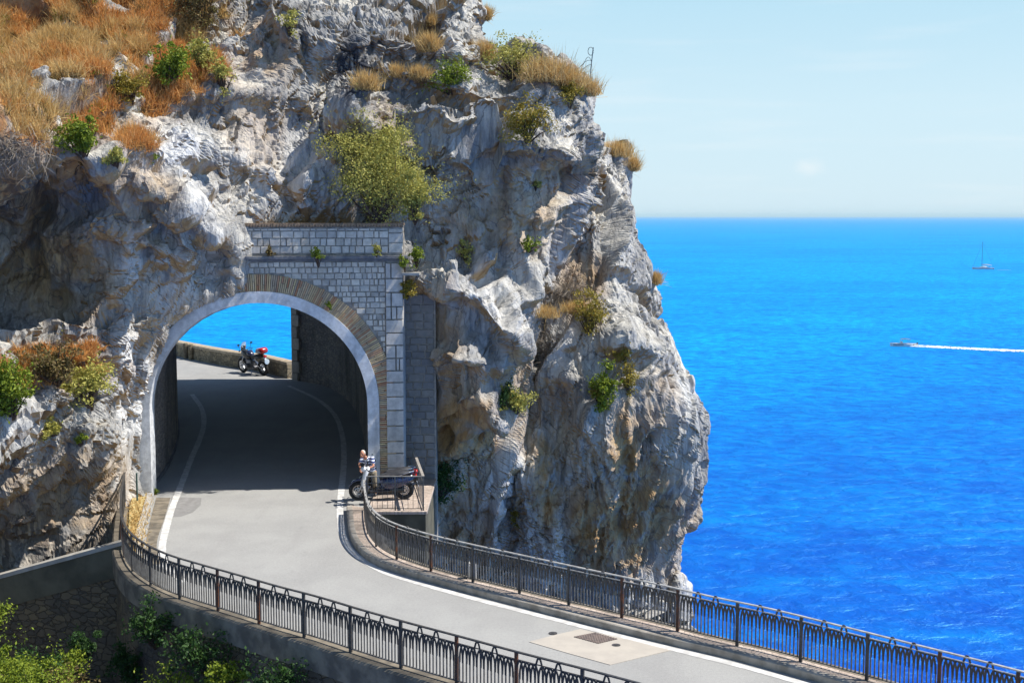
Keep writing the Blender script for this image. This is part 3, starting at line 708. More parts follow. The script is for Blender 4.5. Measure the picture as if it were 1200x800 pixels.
# no rock poking through the road, the verge or the scooter terrace in front of the portal
def ground_clip(Q):
    m = (Q[:, 1] < 44.4) & (Q[:, 1] > 30) & (Q[:, 0] > -12.9) & (Q[:, 2] > -1.2) & (Q[:, 2] < 7) & (Q[:, 0] < -2.5)
    return m
off = [0, len(Q1), len(Q1) + len(Q2)]
V = np.concatenate([Q1, Q2, Q3]); F = np.concatenate([F1, F2 + off[1], F3 + off[2]])
px, py = proj(V)
front = V[:, 1] < 58
def blobs(L):
    o = np.zeros(len(V)); nz = fbm(V * .55, 3, 900) * .55
    for x, y, rx, ry, a in L: o = np.maximum(o, a * np.clip(1.6 - 1.3 * (np.hypot((px - x) / rx, (py - y) / ry) + nz), 0, 1))
    return np.where(front, o, 0)
at = {
 'ochre': blobs([(540, 500, 46, 62, .85), (520, 380, 30, 60, .5), (730, 540, 24, 80, .95), (700, 620, 40, 60, .9), (640, 560, 18, 70, .8), (770, 600, 30, 60, .7), (770, 470, 26, 40, .3), (600, 250, 80, 50, .45), (60, 320, 80, 60, .75), (40, 240, 60, 40, .7), (120, 560, 40, 40, .45), (40, 620, 60, 40, .5), (320, 60, 30, 40, .45), (640, 200, 60, 16, .6), (540, 620, 40, 40, .6), (60, 600, 90, 60, .45), (740, 600, 60, 70, .8), (620, 480, 30, 60, .5), (450, 160, 40, 40, .35), (160, 250, 50, 60, .4), (300, 150, 40, 60, .3), (680, 340, 30, 50, .5)]),
 'white': blobs([(560, 360, 60, 40, .4), (165, 470, 26, 66, 1.1), (150, 560, 16, 60, .8), (150, 420, 20, 40, .9), (200, 350, 26, 66, .55), (160, 300, 18, 60, .7), (205, 170, 40, 30, .7), (320, 180, 70, 60, .5), (560, 350, 50, 36, .6), (590, 560, 30, 90, .65), (655, 390, 18, 50, .9), (640, 640, 24, 60, .6), (655, 320, 12, 60, .8), (680, 250, 14, 50, .6), (600, 640, 30, 18, .9), (800, 460, 24, 34, .45), (810, 660, 20, 40, .6), (20, 500, 30, 30, .4), (240, 260, 26, 60, .5)]),
 'black': blobs([(412, 90, 28, 56, 1.0), (395, 150, 22, 30, .5), (350, 30, 24, 40, .5), (60, 300, 50, 60, .45), (480, 70, 40, 30, .35), (30, 640, 90, 40, .6), (560, 180, 60, 20, .3), (20, 220, 50, 40, .6), (230, 130, 40, 20, .5)]),
 'soil': blobs([(90, 60, 170, 90, 1.1), (200, 30, 70, 60, .8), (20, 140, 80, 50, 1.0), (60, 430, 80, 30, .9), (640, 85, 60, 16, .8), (160, 170, 24, 14, .8)]),
}
at['soil'] *= np.clip((fbm(V * .9 + 7, 3, 910) + .26) / .14, 0, 1)
cliff = np_mesh('cliff', V, F, ROCK, None, at); tag(cliff, 'towering grey limestone cliff above the sea with pale and ochre stains', None, None, 'structure')
# screen lookup used to seat the plants on the rock
sel = np.where(front & (px > -120) & (px < 900) & (py > -80) & (py < 760))[0]
SV = V[sel]; SX = px[sel]; SY = py[sel]
cellz = {}
for ii, (a_, b_) in enumerate(zip((SX // 6).astype(int), (SY // 6).astype(int))): cellz.setdefault((a_, b_), []).append(ii)
def surf(x, y):
    c = []
    for a_ in (-1, 0, 1):
        for b_ in (-1, 0, 1): c += cellz.get((int(x // 6) + a_, int(y // 6) + b_), [])
    if not c: return None
    c = np.array(c); dd = np.hypot(SX[c] - x, SY[c] - y); c = c[dd < 7]
    if len(c) == 0: return None
    return Vector(SV[c[np.argmin(SV[c, 1] + .12 * np.hypot(SX[c] - x, SY[c] - y))]])
V_cliff = V; front_c = front; px_c, py_c, soil_c = px, py, at['soil']
_n = np.zeros(len(V)); fc = np.cross(V[F[:, 2]] - V[F[:, 0]], V[F[:, 3]] - V[F[:, 1]]); fl_ = np.linalg.norm(fc, axis=1) + 1e-9
flip = np.sign(-(fc[:, 1] * 1.0 - fc[:, 2] * .4)); nz_ = fc[:, 2] / fl_ * flip
for k in range(4): _n[F[:, k]] = nz_
nrmz = _n

# ------------------------------------------------------------------ tunnel and its masonry portal
tun = empty('road_tunnel', (-8.7, YF, 0)); tag(tun, 'arched road tunnel with stone portal, brick arch and white ring', 'tunnel')
def kid(mb, name, mat, parent=tun, **k):
    mb.v = [(x, y + (x - ACX) * .16 * max(0, min(1, (49 - y) / 4)), z) for x, y, z in mb.v] if parent is tun else mb.v
    o = mb.build(name, mat, parent, **k)
    if parent is tun: o.matrix_parent_inverse = Matrix.Translation((8.7, -YF, 0))
    return o
cL = PY(182, 478, YF).x; cRt = PY(429, 478, YF).x; ACX = (cL + cRt) / 2; AR = (cRt - cL) / 2; ASP = PY(305, 478, YF).z
ZT = PY(400, 262, YF).z; ZC = PY(400, 303, YF).z; XR = PY(470, 300, YF).x; XQ = PY(449, 300, YF).x; XLw = PY(225, 300, YF).x - .5
def arch_pts(r, n=48, z0=-.3):
    p = [(ACX - r, z0)] + [(ACX - r, z0 + (ASP - z0) * k / 6) for k in range(1, 6)]
    p += [(ACX - r * math.cos(math.pi * k / n), ASP + r * math.sin(math.pi * k / n)) for k in range(n + 1)]
    return p + [(ACX + r, z0 + (ASP - z0) * k / 6) for k in range(5, 0, -1)] + [(ACX + r, z0)]
# backing wall with the arch cut out: quads between arch and outer outline
mb = MB(); ap = arch_pts(AR + .2); vs = []; fs = []
def outer(x, z):
    dx, dz = x - ACX, z - ASP
    if z <= ASP: return (ACX - 5.6 if dx < 0 else XR - .02, z)
    k = min((( -5.6) / dx if dx < 0 else (XR - .02 - ACX) / dx) if abs(dx) > 1e-6 else 1e9, (ZT - .05 - ASP) / dz if dz > 1e-6 else 1e9)
    return ACX + dx * k, ASP + dz * k
n = len(ap); 
for yy in (YF, YF + 1.1):
    for x, z in ap: vs.append((x, yy, z))
    for x, z in ap: ox, oz = outer(x, z); vs.append((ox, yy, oz))
for i in range(n - 1):
    fs += [(i, i + 1, n + i + 1, n + i), (2 * n + i, 3 * n + i, 3 * n + i + 1, 2 * n + i + 1), (n + i, n + i + 1, 3 * n + i + 1, 3 * n + i)]
mb.add(vs, fs); mb.box(((XR + ACX - 5.6) / 2, YF + .56, ZT - .25), (XR - ACX + 5.5, 1.04, .4)); kid(mb, 'backing_wall', MORTAR)

def stones(mb, x0, x1, z0, z1, y, ch, lens, keep=lambda a, b, c, d: True, proud=.04, gap=.022, jit=.012):
    z = z0
    while z < z1 - .05:
        h = min(ch * (.85 + .3 * random.random()), z1 - z)
        if z1 - z - h < .08: h = z1 - z
        x = x0 - random.random() * .0; first = True
        while x < x1 - .03:
            L = lens[0] + (lens[1] - lens[0]) * random.random()
            if first: L *= .4 + .6 * random.random(); first = False
            if x1 - x - L < lens[0] * .5: L = x1 - x
            a, b, c, d = x + gap / 2, x + L - gap / 2, z + gap / 2, z + h - gap / 2
            if keep(a, b, c, d) and b - a > .04 and d - c > .03:
                pr = proud + (random.random() - .5) * jit * 2; ins = .014
                j = [((random.random() - .5) * jit, (random.random() - .5) * jit) for _ in range(4)]
                bk = [(a, c), (b, c), (b, d), (a, d)]; fr = [(a + ins, c + ins), (b - ins, c + ins), (b - ins, d - ins), (a + ins, d - ins)]
                v = [(q[0] + j[k][0], y + .02, q[1] + j[k][1]) for k, q in enumerate(bk)] + [(q[0] + j[k][0], y - pr, q[1] + j[k][1]) for k, q in enumerate(fr)]
                mb.add(v, [(4, 5, 6, 7), (0, 1, 5, 4), (1, 2, 6, 5), (2, 3, 7, 6), (3, 0, 4, 7)])
            x += L
        z += h
RB_in, RB_out = AR + .40, AR + .98
def keep_arch(a, b, c, d):
    def inside(x, z):
        if z < ASP: return abs(x - ACX) < RB_out - .12
        return math.hypot(x - ACX, z - ASP) < RB_out - .10
    return not any(inside(x, z) for x in (a, b) for z in (c, d))
mb = MB(); stones(mb, ACX - 5.6, XQ, -.2, ZC - .12, YF, .20, (.13, .34), keep_arch, jit=.022, gap=.016); kid(mb, 'masonry', STONE)
mb = MB(); stones(mb, ACX - 5.6, XR - .5, ZC + .16, ZT - .16, YF, .235, (.18, .44), gap=.016, jit=.018); stones(mb, XR - .5, XR, ZC + .16, ZT - .16, YF, .36, (.5, .5)); kid(mb, 'parapet', STONE)
mb = MB(); z = -.2
while z < ZC - .14:                                     # pilaster of large dressed blocks, alternately whole and split
    h = .40 + random.random() * .16; h = min(h, ZC - .12 - z); spl = random.random() < .4
    xs = [XQ, XR] if not spl else [XQ, XQ + (.2 if random.random() < .5 else .35), XR]
    for a, b in zip(xs, xs[1:]): stones(mb, a, b, z, z + h, YF, h * 2, (b - a, b - a), proud=.10, gap=.02, jit=.006)
    z += h
kid(mb, 'pilaster', QUOIN)
mb = MB(); mb.box((XR - .035 , YF + .55, (ZC) / 2 - .2), (.05, 1.08, ZC)); kid(mb, 'pilaster_side', QUOIN)
mb = MB(); xa, xb = PY(264, 300, YF).x, XR + .16
mb.box(((xa + xb) / 2, YF + .38, ZC + .03), (xb - xa, 1.24, .11)); mb.box(((xa + xb) / 2, YF + .44, ZC - .06), (xb - xa - .1, 1.1, .075)); kid(mb, 'cornice', simple('cornice_stone', (.13, .135, .15), (.22, .215, .21), .9, 3, .2, 0, .02), bevel=.012)
mb = MB(); stones(mb, ACX - 5.6, XR + .02, ZT - .13, ZT + .02, YF - .04, .4, (.09, .11), proud=.05, gap=.012, jit=.006)
for i in range(60):
    x = ACX - 5.6 + (XR - ACX + 5.6) * (i + .5) / 60; mb.box((x, YF + .4, ZT - .03), ((XR - ACX + 5.6) / 60 - .012, .95, .09))
kid(mb, 'coping', simple('coping_brick', (.34, .235, .15), (.22, .16, .11), .9, 9, .2, 0, .01))
# brick ring: radial courses of thin bricks with long stone wedges between the bundles
mb = MB(); wedge = MB()
def ringblock(m_, a0, a1, r0, r1, pr):
    def pt(a, r, y):
        if 0 <= a <= math.pi: return (ACX - r * math.cos(a), y, ASP + r * math.sin(a))
        ex = -a if a < 0 else a - math.pi
        return (ACX - r if a < 0 else ACX + r, y, ASP - ex * (AR + .7))
    v = []
    for y, ins in ((YF + .05, 0), (YF - pr, .006)):
        da = ins / (AR + .7); v += [pt(a0 + da, r0 + ins, y), pt(a1 - da, r0 + ins, y), pt(a1 - da, r1 - ins, y), pt(a0 + da, r1 - ins, y)]
    m_.add(v, [(4, 5, 6, 7), (0, 1, 5, 4), (1, 2, 6, 5), (2, 3, 7, 6), (3, 0, 4, 7)])
da = .068 / (AR + .7); a = -3.2 / (AR + .7); i = 0
while a < math.pi + 3.2 / (AR + .7):
    if i % 9 == 8: ringblock(mb, a + da * .12, a + da * .88, RB_in, RB_out + .03, .085)
    else:
        cut = random.choice([0, 0, .22, .34]); pr = .07 + random.random() * .02
        if cut: ringblock(mb, a + da * .1, a + da * .93, RB_in, RB_in + cut - .012, pr); ringblock(mb, a + da * .1, a + da * .93, RB_in + cut, RB_out, pr - .01)
        else: ringblock(mb, a + da * .1, a + da * .93, RB_in, RB_out, pr)
    a += da; i += 1
kid(mb, 'brick_arch', BRICK)
# white ring (front face, soffit and outer edge)
mb = MB(); p0 = arch_pts(AR); p1 = arch_pts(AR + .40); n = len(p0); vs = [(x, YF - .12, z) for x, z in p0] + [(x, YF - .12, z) for x, z in p1] + [(x, YF + .45, z) for x, z in p0] + [(x, YF + .02, z) for x, z in p1]
fs = []
for i in range(n - 1): fs += [(i, i + 1, n + i + 1, n + i), (i, 2 * n + i, 2 * n + i + 1, i + 1), (n + i, n + i + 1, 3 * n + i + 1, 3 * n + i)]
mb.add(vs, fs); kid(mb, 'white_ring', mat_island('ring_plaster', [(.70, .71, .72), (.70, .71, .72)], drip=.35))
# lining
mb = MB(); N_ = 70; K_ = 40; vs = []; fs = []
for i in range(N_):
    t = i / (N_ - 1); a = LW.at(LW.L * t); b = RW.at(RW.L * t); a = Vector((a.x, a.y, zr(a.y))); b = Vector((b.x, b.y, zr(b.y)))
    if i == 0: a = Vector((ACX - AR - .0, YF + .44, 0)); b = Vector((ACX + AR, YF + .44, 0))
    for r_ in (0, 1):
        e = .0 if r_ == 0 else .5; dirv = (b - a).normalized(); c = (a + b) / 2; hw = (b - a).length / 2 + e
        ring = [(-hw, -.4)] + [(-hw, (ASP + 2.2 * t) * k / 8) for k in range(0, 8)] + [(-hw * math.cos(math.pi * k / (K_ - 18)), ASP + 2.2 * t + (3.64 + e) * math.sin(math.pi * k / (K_ - 18))) for k in range(K_ - 17)] + [(hw, (ASP + 2.2 * t) * k / 8) for k in range(7, -1, -1)] + [(hw, -.4)]
        for s_, h_ in ring: q = c + dirv * s_; vs.append((q.x, q.y, q.z + h_))
m1 = len(ring)
for i in range(N_ - 1):
    for k in range(m1 - 1):
        for r_ in (0, 1):
            o0 = (2 * i + r_) * m1 + k; o1 = (2 * i + 2 + r_) * m1 + k; fs.append((o0, o1, o1 + 1, o0 + 1))
for i in (0, N_ - 1):
    for k in range(m1 - 1): fs.append((2 * i * m1 + k, 2 * i * m1 + k + 1, (2 * i + 1) * m1 + k + 1, (2 * i + 1) * m1 + k))
mb.add(vs, fs); kid(mb, 'lining', TUNW)
# narrow raised kerb inside, left wall; footing on the right wall
mb = MB(); pl_ = Path([p + Vector((.05, 0, 0)) for p in LW.p] , False); sweep(mb, pl_, [(.0, -.1), (.0, .16), (-.55, .16), (-.60, .12), (-.60, -.1)], step=.4); kid(mb, 'kerb', simple('tunnel_kerb', (.20, .20, .21), (.13, .13, .14), .8, 2, .2, 0, .01))
# exit quoins on the right hand jamb at the far end: big blocks stepping in and out
ex = RW.p[-1]; mb = MB(); z = .7; k = 0; dirx = (LW.p[-1] - RW.p[-1]).normalized(); tn = RW.tan(RW.L)
while z < 8.2:
    h = .62; w_ = .78 if k % 2 else .60
    c = Vector((ex.x, ex.y, z + h / 2)) - tn * (w_ / 2) + Vector((.22, .0, 0))
    rot = Matrix.Rotation(math.atan2(tn.y, tn.x), 3, 'Z'); mb.box(c, (w_, .55, h - .03), rot); z += h; k += 1
kid(mb, 'exit_quoins', mat_island('exit_stone', [(.50, .44, .38), (.60, .53, .46), (.44, .39, .34)]), bevel=.02)
# buttress of dark masonry in the recess right of the pilaster
rec = empty('masonry_buttress', (0, 0, 0)); tag(rec, 'dark stone block wall recessed between the tunnel portal and the cliff', 'wall')
xa, xb = XR + .0, PY(506, 450, YF + 1.6).x; ztop = PY(480, 345, YF + 1.6).z
mb = MB(); mb.box(((xa + xb) / 2, YF + 2.0, ztop / 2 - 1.5), (xb - xa + .3, .8, ztop + 3)); mb.build('backing', MORTAR, rec)
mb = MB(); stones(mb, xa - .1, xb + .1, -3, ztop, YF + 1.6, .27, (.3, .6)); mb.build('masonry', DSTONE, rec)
mb = MB(); mb.box((PY(478, 318, YF + .5).x + .1, YF + .75, PY(478, 321, YF + .5).z), (.62, .8, .09)); mb.build('slab', CONC_L, rec)
# ------------------------------------------------------------------ parapet beyond the exit
seaw = empty('roadside_wall', (0, 0, 0)); tag(seaw, 'low curved rubble wall above the sea beyond the tunnel exit', 'wall')
mb = MB(); pq = Path([Vector((p.x, p.y, zr(p.y))) for p in PARP.p], False)
sg = 1 if pq.nrm(pq.L / 2).y > 0 else -1
sweep(mb, pq, [(0, -.6), (0, .74), (sg * .5, .74), (sg * .5, -8)], step=.5); mb.build('masonry', PARAP, seaw)
mb = MB(); sweep(mb, pq, [(-.04 * sg, .74), (-.04 * sg, .88), (.08 * sg, .93), (.45 * sg, .93), (sg * .55, .74)], step=.5, wob=.02); mb.build('coping', simple('wall_coping', (.46, .38, .27), (.34, .28, .20), .9, 4, .2, 0, .02), seaw)
u_ = pq.L * .36; q = pq.at(u_)
for du in (0, .75):
    q = pq.at(pq.L * .30 + du); mb = MB(); mb.tube([q + Vector((-.02, -.12, 0)), q + Vector((-.02, -.12, .86))], .17, 12); mb.ball(q + Vector((-.02, -.12, .88)), (.17, .17, .10)); mb.build('pillar', PARAP, seaw)

# ------------------------------------------------------------------ railings
def railing(path, name, label, z0, bay=1.5, H=1.05, shift=0.0, umax=None, top_mat=None):
    rt = empty(name, path.at(0)); tag(rt, label, 'railing'); inv = Matrix.Translation(-path.at(0))
    def K(mb, nm, mat, **k):
        o = mb.build(nm, mat, rt, **k); o.matrix_parent_inverse = inv; return o
    L = umax or path.L; nb = int(L / bay); bay = L / nb
    def Pt(u, z, off=0): p = path.at(u); q = p + path.nrm(u) * (off + shift); return Vector((q.x, q.y, q.z + z0 + z))
    for i in range(nb + 1):
        u = i * bay; m = MB(); t = path.tan(u)
        m.bar(Pt(u, -.03), Pt(u, H - .02), .05, .065, up=t); K(m, 'post', RUST if (i * 7) % 5 in (0, 3) else IRON)
    for i in range(nb):
        m = MB(); u0 = i * bay + .03; u1 = (i + 1) * bay - .03; npk = 16; du = (u1 - u0) / npk
        for k in range(npk):
            u = u0 + du * (k + .5); m.bar(Pt(u, .10), Pt(u, .62), .024, .024, up=path.tan(u))
        K(m, 'pickets', BAR)
        m = MB()
        for k in range(-1, npk):
            ua = u0 + du * (k + .5); ub = ua + 2 * du; ua = max(ua, u0 - .02); ub = min(ub, u1 + .02)
            tall = k in (4, 9); top = 1.02 if tall else .87
            if ub - ua < du * .8: continue
            pts = []
            for j in range(9):
                a = math.pi * j / 8; uu = (ua + ub) / 2 - (ub - ua) / 2 * math.cos(a); pts.append(Pt(uu, .50 + (top - .50) * (math.sin(a) ** .8 if 0 < j < 8 else 0), .008 if k % 2 else -.008))
            for p, q in zip(pts, pts[1:]): m.bar(p, q, .040, .013, up=path.nrm(ua))
        K(m, 'arches', IRON)
        m = MB(); st = 5
        for k in range(st): m.bar(Pt(u0 - .03 + (u1 - u0 + .06) * k / st, .09), Pt(u0 - .03 + (u1 - u0 + .06) * (k + 1) / st, .09), .045, .02)
        K(m, 'bottom_bar', BAR)
        m = MB()
        for k in range(st): m.bar(Pt(u0 - .03 + (u1 - u0 + .06) * k / st, .885), Pt(u0 - .03 + (u1 - u0 + .06) * (k + 1) / st, .885), .030, .014)
        K(m, 'middle_bar', top_mat)
    m = MB(); sweep(m, path, [(shift - .032, z0 + H - .025), (shift + .032, z0 + H - .025), (shift + .032, z0 + H), (shift - .032, z0 + H)], 0, L, .3)
    K(m, 'handrail', top_mat)
    return rt
railing(left_rail, 'railing', 'dark iron railing with interlaced arches on the retaining wall in front', .02, 1.5, 1.05, .03, top_mat=IRON)
railing(right_rail, 'railing', 'dark iron railing with rusty posts along the sea side walkway', .16, 1.55, 1.0, top_mat=simple('galvanised_rail', (.46, .45, .43), (.30, .29, .28), .5, 7, .5, .2, 0))
# end post of the near railing, taller
m = MB(); q = PG(146, 583); m.bar(q, q + Vector((0, 0, 1.9)), .05, .05); m.ball(q + Vector((0, 0, 1.92)), .045)
tag(m.build('marker_pole', IRON), 'thin dark pole rising at the far left end of the railing', 'pole')
m = MB(); q = PG(161, 590); m.bar(q, q + Vector((0, 0, 1.05)), .05, .05)
tag(m.build('marker_post', simple('green_post', (.10, .17, .15), (.07, .12, .11), .6)), 'short grey green post at the corner of the dry verge', 'post')
# ------------------------------------------------------------------ scooter terrace with its own light railing
T0 = PG(428, 599, .15) - Vector((0, 0, .15)); T1 = PG(494, 599, .15) - Vector((0, 0, .15)); yb = YF + .5; tz = .0
ter = empty('terrace', (0, 0, 0)); tag(ter, 'small brick paved terrace jutting out beside the tunnel portal', 'terrace')
m = MB(); m.box(((T0.x + T1.x) / 2 + .1, (T0.y + yb + 1.6) / 2, .10), (T1.x - T0.x + .15, yb + 1.6 - T0.y, .10)); m.build('paving', PAVE, ter, bevel=.01)
m = MB(); m.box(((T0.x + T1.x) / 2 + .1, (T0.y + yb + 1.6) / 2 + .05, -.85), (T1.x - T0.x + .05, yb + 1.6 - T0.y - .06, 1.79)); m.build('slab', CONC_D, ter)
tr = empty('railing', (T1.x, T1.y, .15)); tag(tr, 'light iron railing with plain bars around the scooter terrace', 'railing'); inv = Matrix.Translation((-T1.x, -T1.y, -.15))
def KT(mb, nm, mat): o = mb.build(nm, mat, tr); o.matrix_parent_inverse = inv
c0 = Vector((T0.x + .05, T0.y + .12, .15)); c1 = Vector((T1.x + .05, T1.y + .12, .15)); c2 = Vector((PY(481, 560, YF + 1.4).x + .1, YF + 1.4, .15)); H = 1.12
for p in (c0, c1, c2, (c0 + c1) / 2): m = MB(); m.bar(p, p + Vector((0, 0, H)), .045); KT(m, 'post', RAILTOP)
m = MB(); m.bar(c0 + Vector((0, 0, H)), c1 + Vector((.02, 0, H)), .05, .03); m.bar(c1 + Vector((0, 0, H + .003)), c2 + Vector((0, 0, H)), .09, .03); KT(m, 'handrail', simple('pale_rail', (.34, .31, .27), (.24, .22, .2), .6))
m = MB()
for a, b, nn in ((c0, c1, 11), (c1, c2, 16)):
    for k in range(1, nn): p = a.lerp(b, k / nn); m.bar(p + Vector((0, 0, .06)), p + Vector((0, 0, H)), .014)
    m.bar(a + Vector((0, 0, .07)), b + Vector((0, 0, .07)), .03, .02)
    m.bar(a + Vector((0, 0, .9)), b + Vector((0, 0, .9)), .02, .02)
KT(m, 'bars', BAR)
# ------------------------------------------------------------------ manhole patch, drain covers, marker stone
def ground_poly(name, pts, mat, dz, label, cat=None, kind=None):
    mb = MB(); P = [PG(*q) + Vector((0, 0, dz)) for q in pts]; n = len(P); mb.add(P + [p - Vector((0, 0, .05)) for p in P], [tuple(range(n))] + [(i, i + n, (i + 1) % n + n, (i + 1) % n) for i in range(n)])
    o = mb.build(name, mat); tag(o, label, cat, None, kind); return o
ground_poly('road_patch', [(620, 752), (650, 744), (680, 737), (735, 749), (786, 762), (752, 770), (715, 779), (668, 766)], PATCH, .012, 'pale concrete patch in the asphalt around the drain cover', None, 'structure')
gp = [PG(*q) for q in ((672, 746.5), (697, 741.5), (724, 749), (701, 754.5))]
gr = empty('drain_cover', sum(gp, Vector()) / 4); tag(gr, 'square rusty ribbed drain cover set in the pale patch', 'drain cover'); inv = Matrix.Translation(-sum(gp, Vector()) / 4)
def KG(m, nm, mat): o = m.build(nm, mat, gr); o.matrix_parent_inverse = inv
m = MB(); up = Vector((0, 0, .016)); m.add([p + up for p in gp] + [p - up for p in gp], [(0, 1, 2, 3)]); KG(m, 'plate', simple('cast_iron', (.16, .12, .10), (.10, .085, .08), .8, 8, .3, .2, .004))
m = MB()
for k in range(9):
    t = (k + .5) / 9; m.bar(gp[0].lerp(gp[3], t) + Vector((0, 0, .022)), gp[1].lerp(gp[2], t) + Vector((0, 0, .022)), .03, .015)
    m.bar(gp[0].lerp(gp[1], t) + Vector((0, 0, .020)), gp[3].lerp(gp[2], t) + Vector((0, 0, .020)), .03, .012)
KG(m, 'ribs', simple('cast_iron_rib', (.24, .19, .165), (.17, .14, .13), .7, 8, .3, .2, .003))
for (x, y), lb in (((648, 742), 'small dark valve lid left of the drain cover'), ((722, 756), 'small dark valve lid right of the drain cover')):
    q = PG(x, y); m = MB(); m.tube([q + Vector((0, 0, -.02)), q + Vector((0, 0, .018))], .10, 14); m.tube([q + Vector((0, 0, .01)), q + Vector((0, 0, .026))], .04, 8); tag(m.build('valve_lid', simple('lid_iron', (.07, .065, .07), (.05, .05, .05), .6)), lb, 'lid')
q = PG(553, 684) + Vector((0, 0, .15)); m = MB(); m.box(q + Vector((0, 0, .19)), (.24, .20, .38), None, .92); m.loft([(q + Vector((-.1, 0, .38)), .09, .02), (q + Vector((-.06, 0, .40)), .09, .05), (q + Vector((.06, 0, .40)), .09, .05), (q + Vector((.1, 0, .38)), .09, .02)], 10)
tag(m.build('marker_stone', simple('marble', (.58, .56, .52), (.40, .38, .35), .85, 6, .2, 0, .015), bevel=.02), 'short pale marker stone standing on the walkway by the sea railing', 'marker stone')
# coiled wire on a rod at the cliff top
q = surf(696, 100) or PY(698, 95, 50)
m = MB(); m.tube([q + Vector((0, 0, -.3)), q + Vector((.02, 0, .6)), q + Vector((.12, 0, 1.5))], .02, 5)
wr = tag(m.build('wire_rod', simple('blued_steel', (.06, .11, .15), (.04, .08, .10), .5)), 'thin bent rod with loose wires at the top edge of the cliff', 'rod')
for k in range(3):
    m = MB(); pts = [q + Vector((.06 - .4 * t * (k + 1) * 1.1, .05 * k, .95 - .12 * k + .18 * math.sin(t * 5 + k))) for t in [j / 9 for j in range(10)]]; m.tube(pts, .009, 4); m.build('wire', IRON, wr)
m = MB(); m.tube([q + Vector((.02 + .11 * math.cos(a) , 0, 1.35 + .16 * math.sin(a))) for a in [j * .6 for j in range(11)]], .011, 4); m.build('wire', IRON, wr)

# ------------------------------------------------------------------ plants
L_OLIVE = mat_leaf('olive_leaves', [(.30, .30, .07), (.40, .38, .085), (.48, .43, .10), (.34, .33, .075), (.54, .47, .12)])
L_GREEN = mat_leaf('green_leaves', [(.09, .13, .012), (.18, .24, .02), (.29, .34, .03), (.12, .17, .015)])
L_YELL = mat_leaf('yellow_leaves', [(.26, .20, .03), (.38, .28, .04), (.20, .19, .03), (.33, .22, .03)])
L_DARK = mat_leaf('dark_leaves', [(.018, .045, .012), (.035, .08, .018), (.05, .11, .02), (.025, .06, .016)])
L_BROWN = mat_leaf('brown_leaves', [(.16, .10, .04), (.22, .16, .06), (.12, .09, .035), (.17, .15, .04)])
L_STRAW = mat_leaf('straw', [(.62, .43, .16), (.76, .56, .25), (.50, .30, .10), (.70, .51, .22), (.38, .22, .08)], .8, .3)
L_ORANGE = mat_leaf('dry_blades', [(.68, .33, .09), (.80, .46, .16), (.54, .20, .05), (.74, .40, .12), (.34, .14, .04), (.85, .58, .27)], .8, .3)
L_TWIG = mat_leaf('dead_twigs', [(.22, .18, .14), (.34, .29, .23), (.13, .10, .08)], .9, .05)
BARK = simple('bark', (.12, .085, .06), (.07, .05, .04), .9, 12, .1, 0, .01)
def leaf_quads(C, size, flat=0.0, asp=.5):
    n = len(C); a = rng.normal(size=(n, 3)); a[:, 2] *= 1 - flat; a /= np.linalg.norm(a, axis=1, keepdims=True)
    b = np.cross(a, rng.normal(size=(n, 3))); b /= np.linalg.norm(b, axis=1, keepdims=True)
    s = size * (.6 + .8 * rng.random((n, 1)))
    V = np.stack([C - a * s, C + b * s * asp, C + a * s, C - b * s * asp], 1).reshape(-1, 3)
    return V, np.arange(4 * n).reshape(n, 4)
def blades(C, ln, wd, spread=.5, up=(0, 0, 1), per=1):
    n = len(C); d = rng.normal(size=(n, 3)) * spread + np.array(up); d /= np.linalg.norm(d, axis=1, keepdims=True)
    s = np.cross(d, rng.normal(size=(n, 3))); s /= np.linalg.norm(s, axis=1, keepdims=True)
    L = ln * (.5 + rng.random((n, 1))); mid = C + d * L * .55; tip = C + d * L + np.array([0, 0, -1]) * L * .28 * rng.random((n, 1))
    V = np.stack([C - s * wd, C + s * wd, mid + s * wd * .7, mid - s * wd * .7, tip], 1).reshape(-1, 3)
    i = np.arange(n)[:, None] * 5
    F = np.concatenate([i + [0, 1, 2], i + [0, 2, 3], i + [3, 2, 4]], 0); return V, F
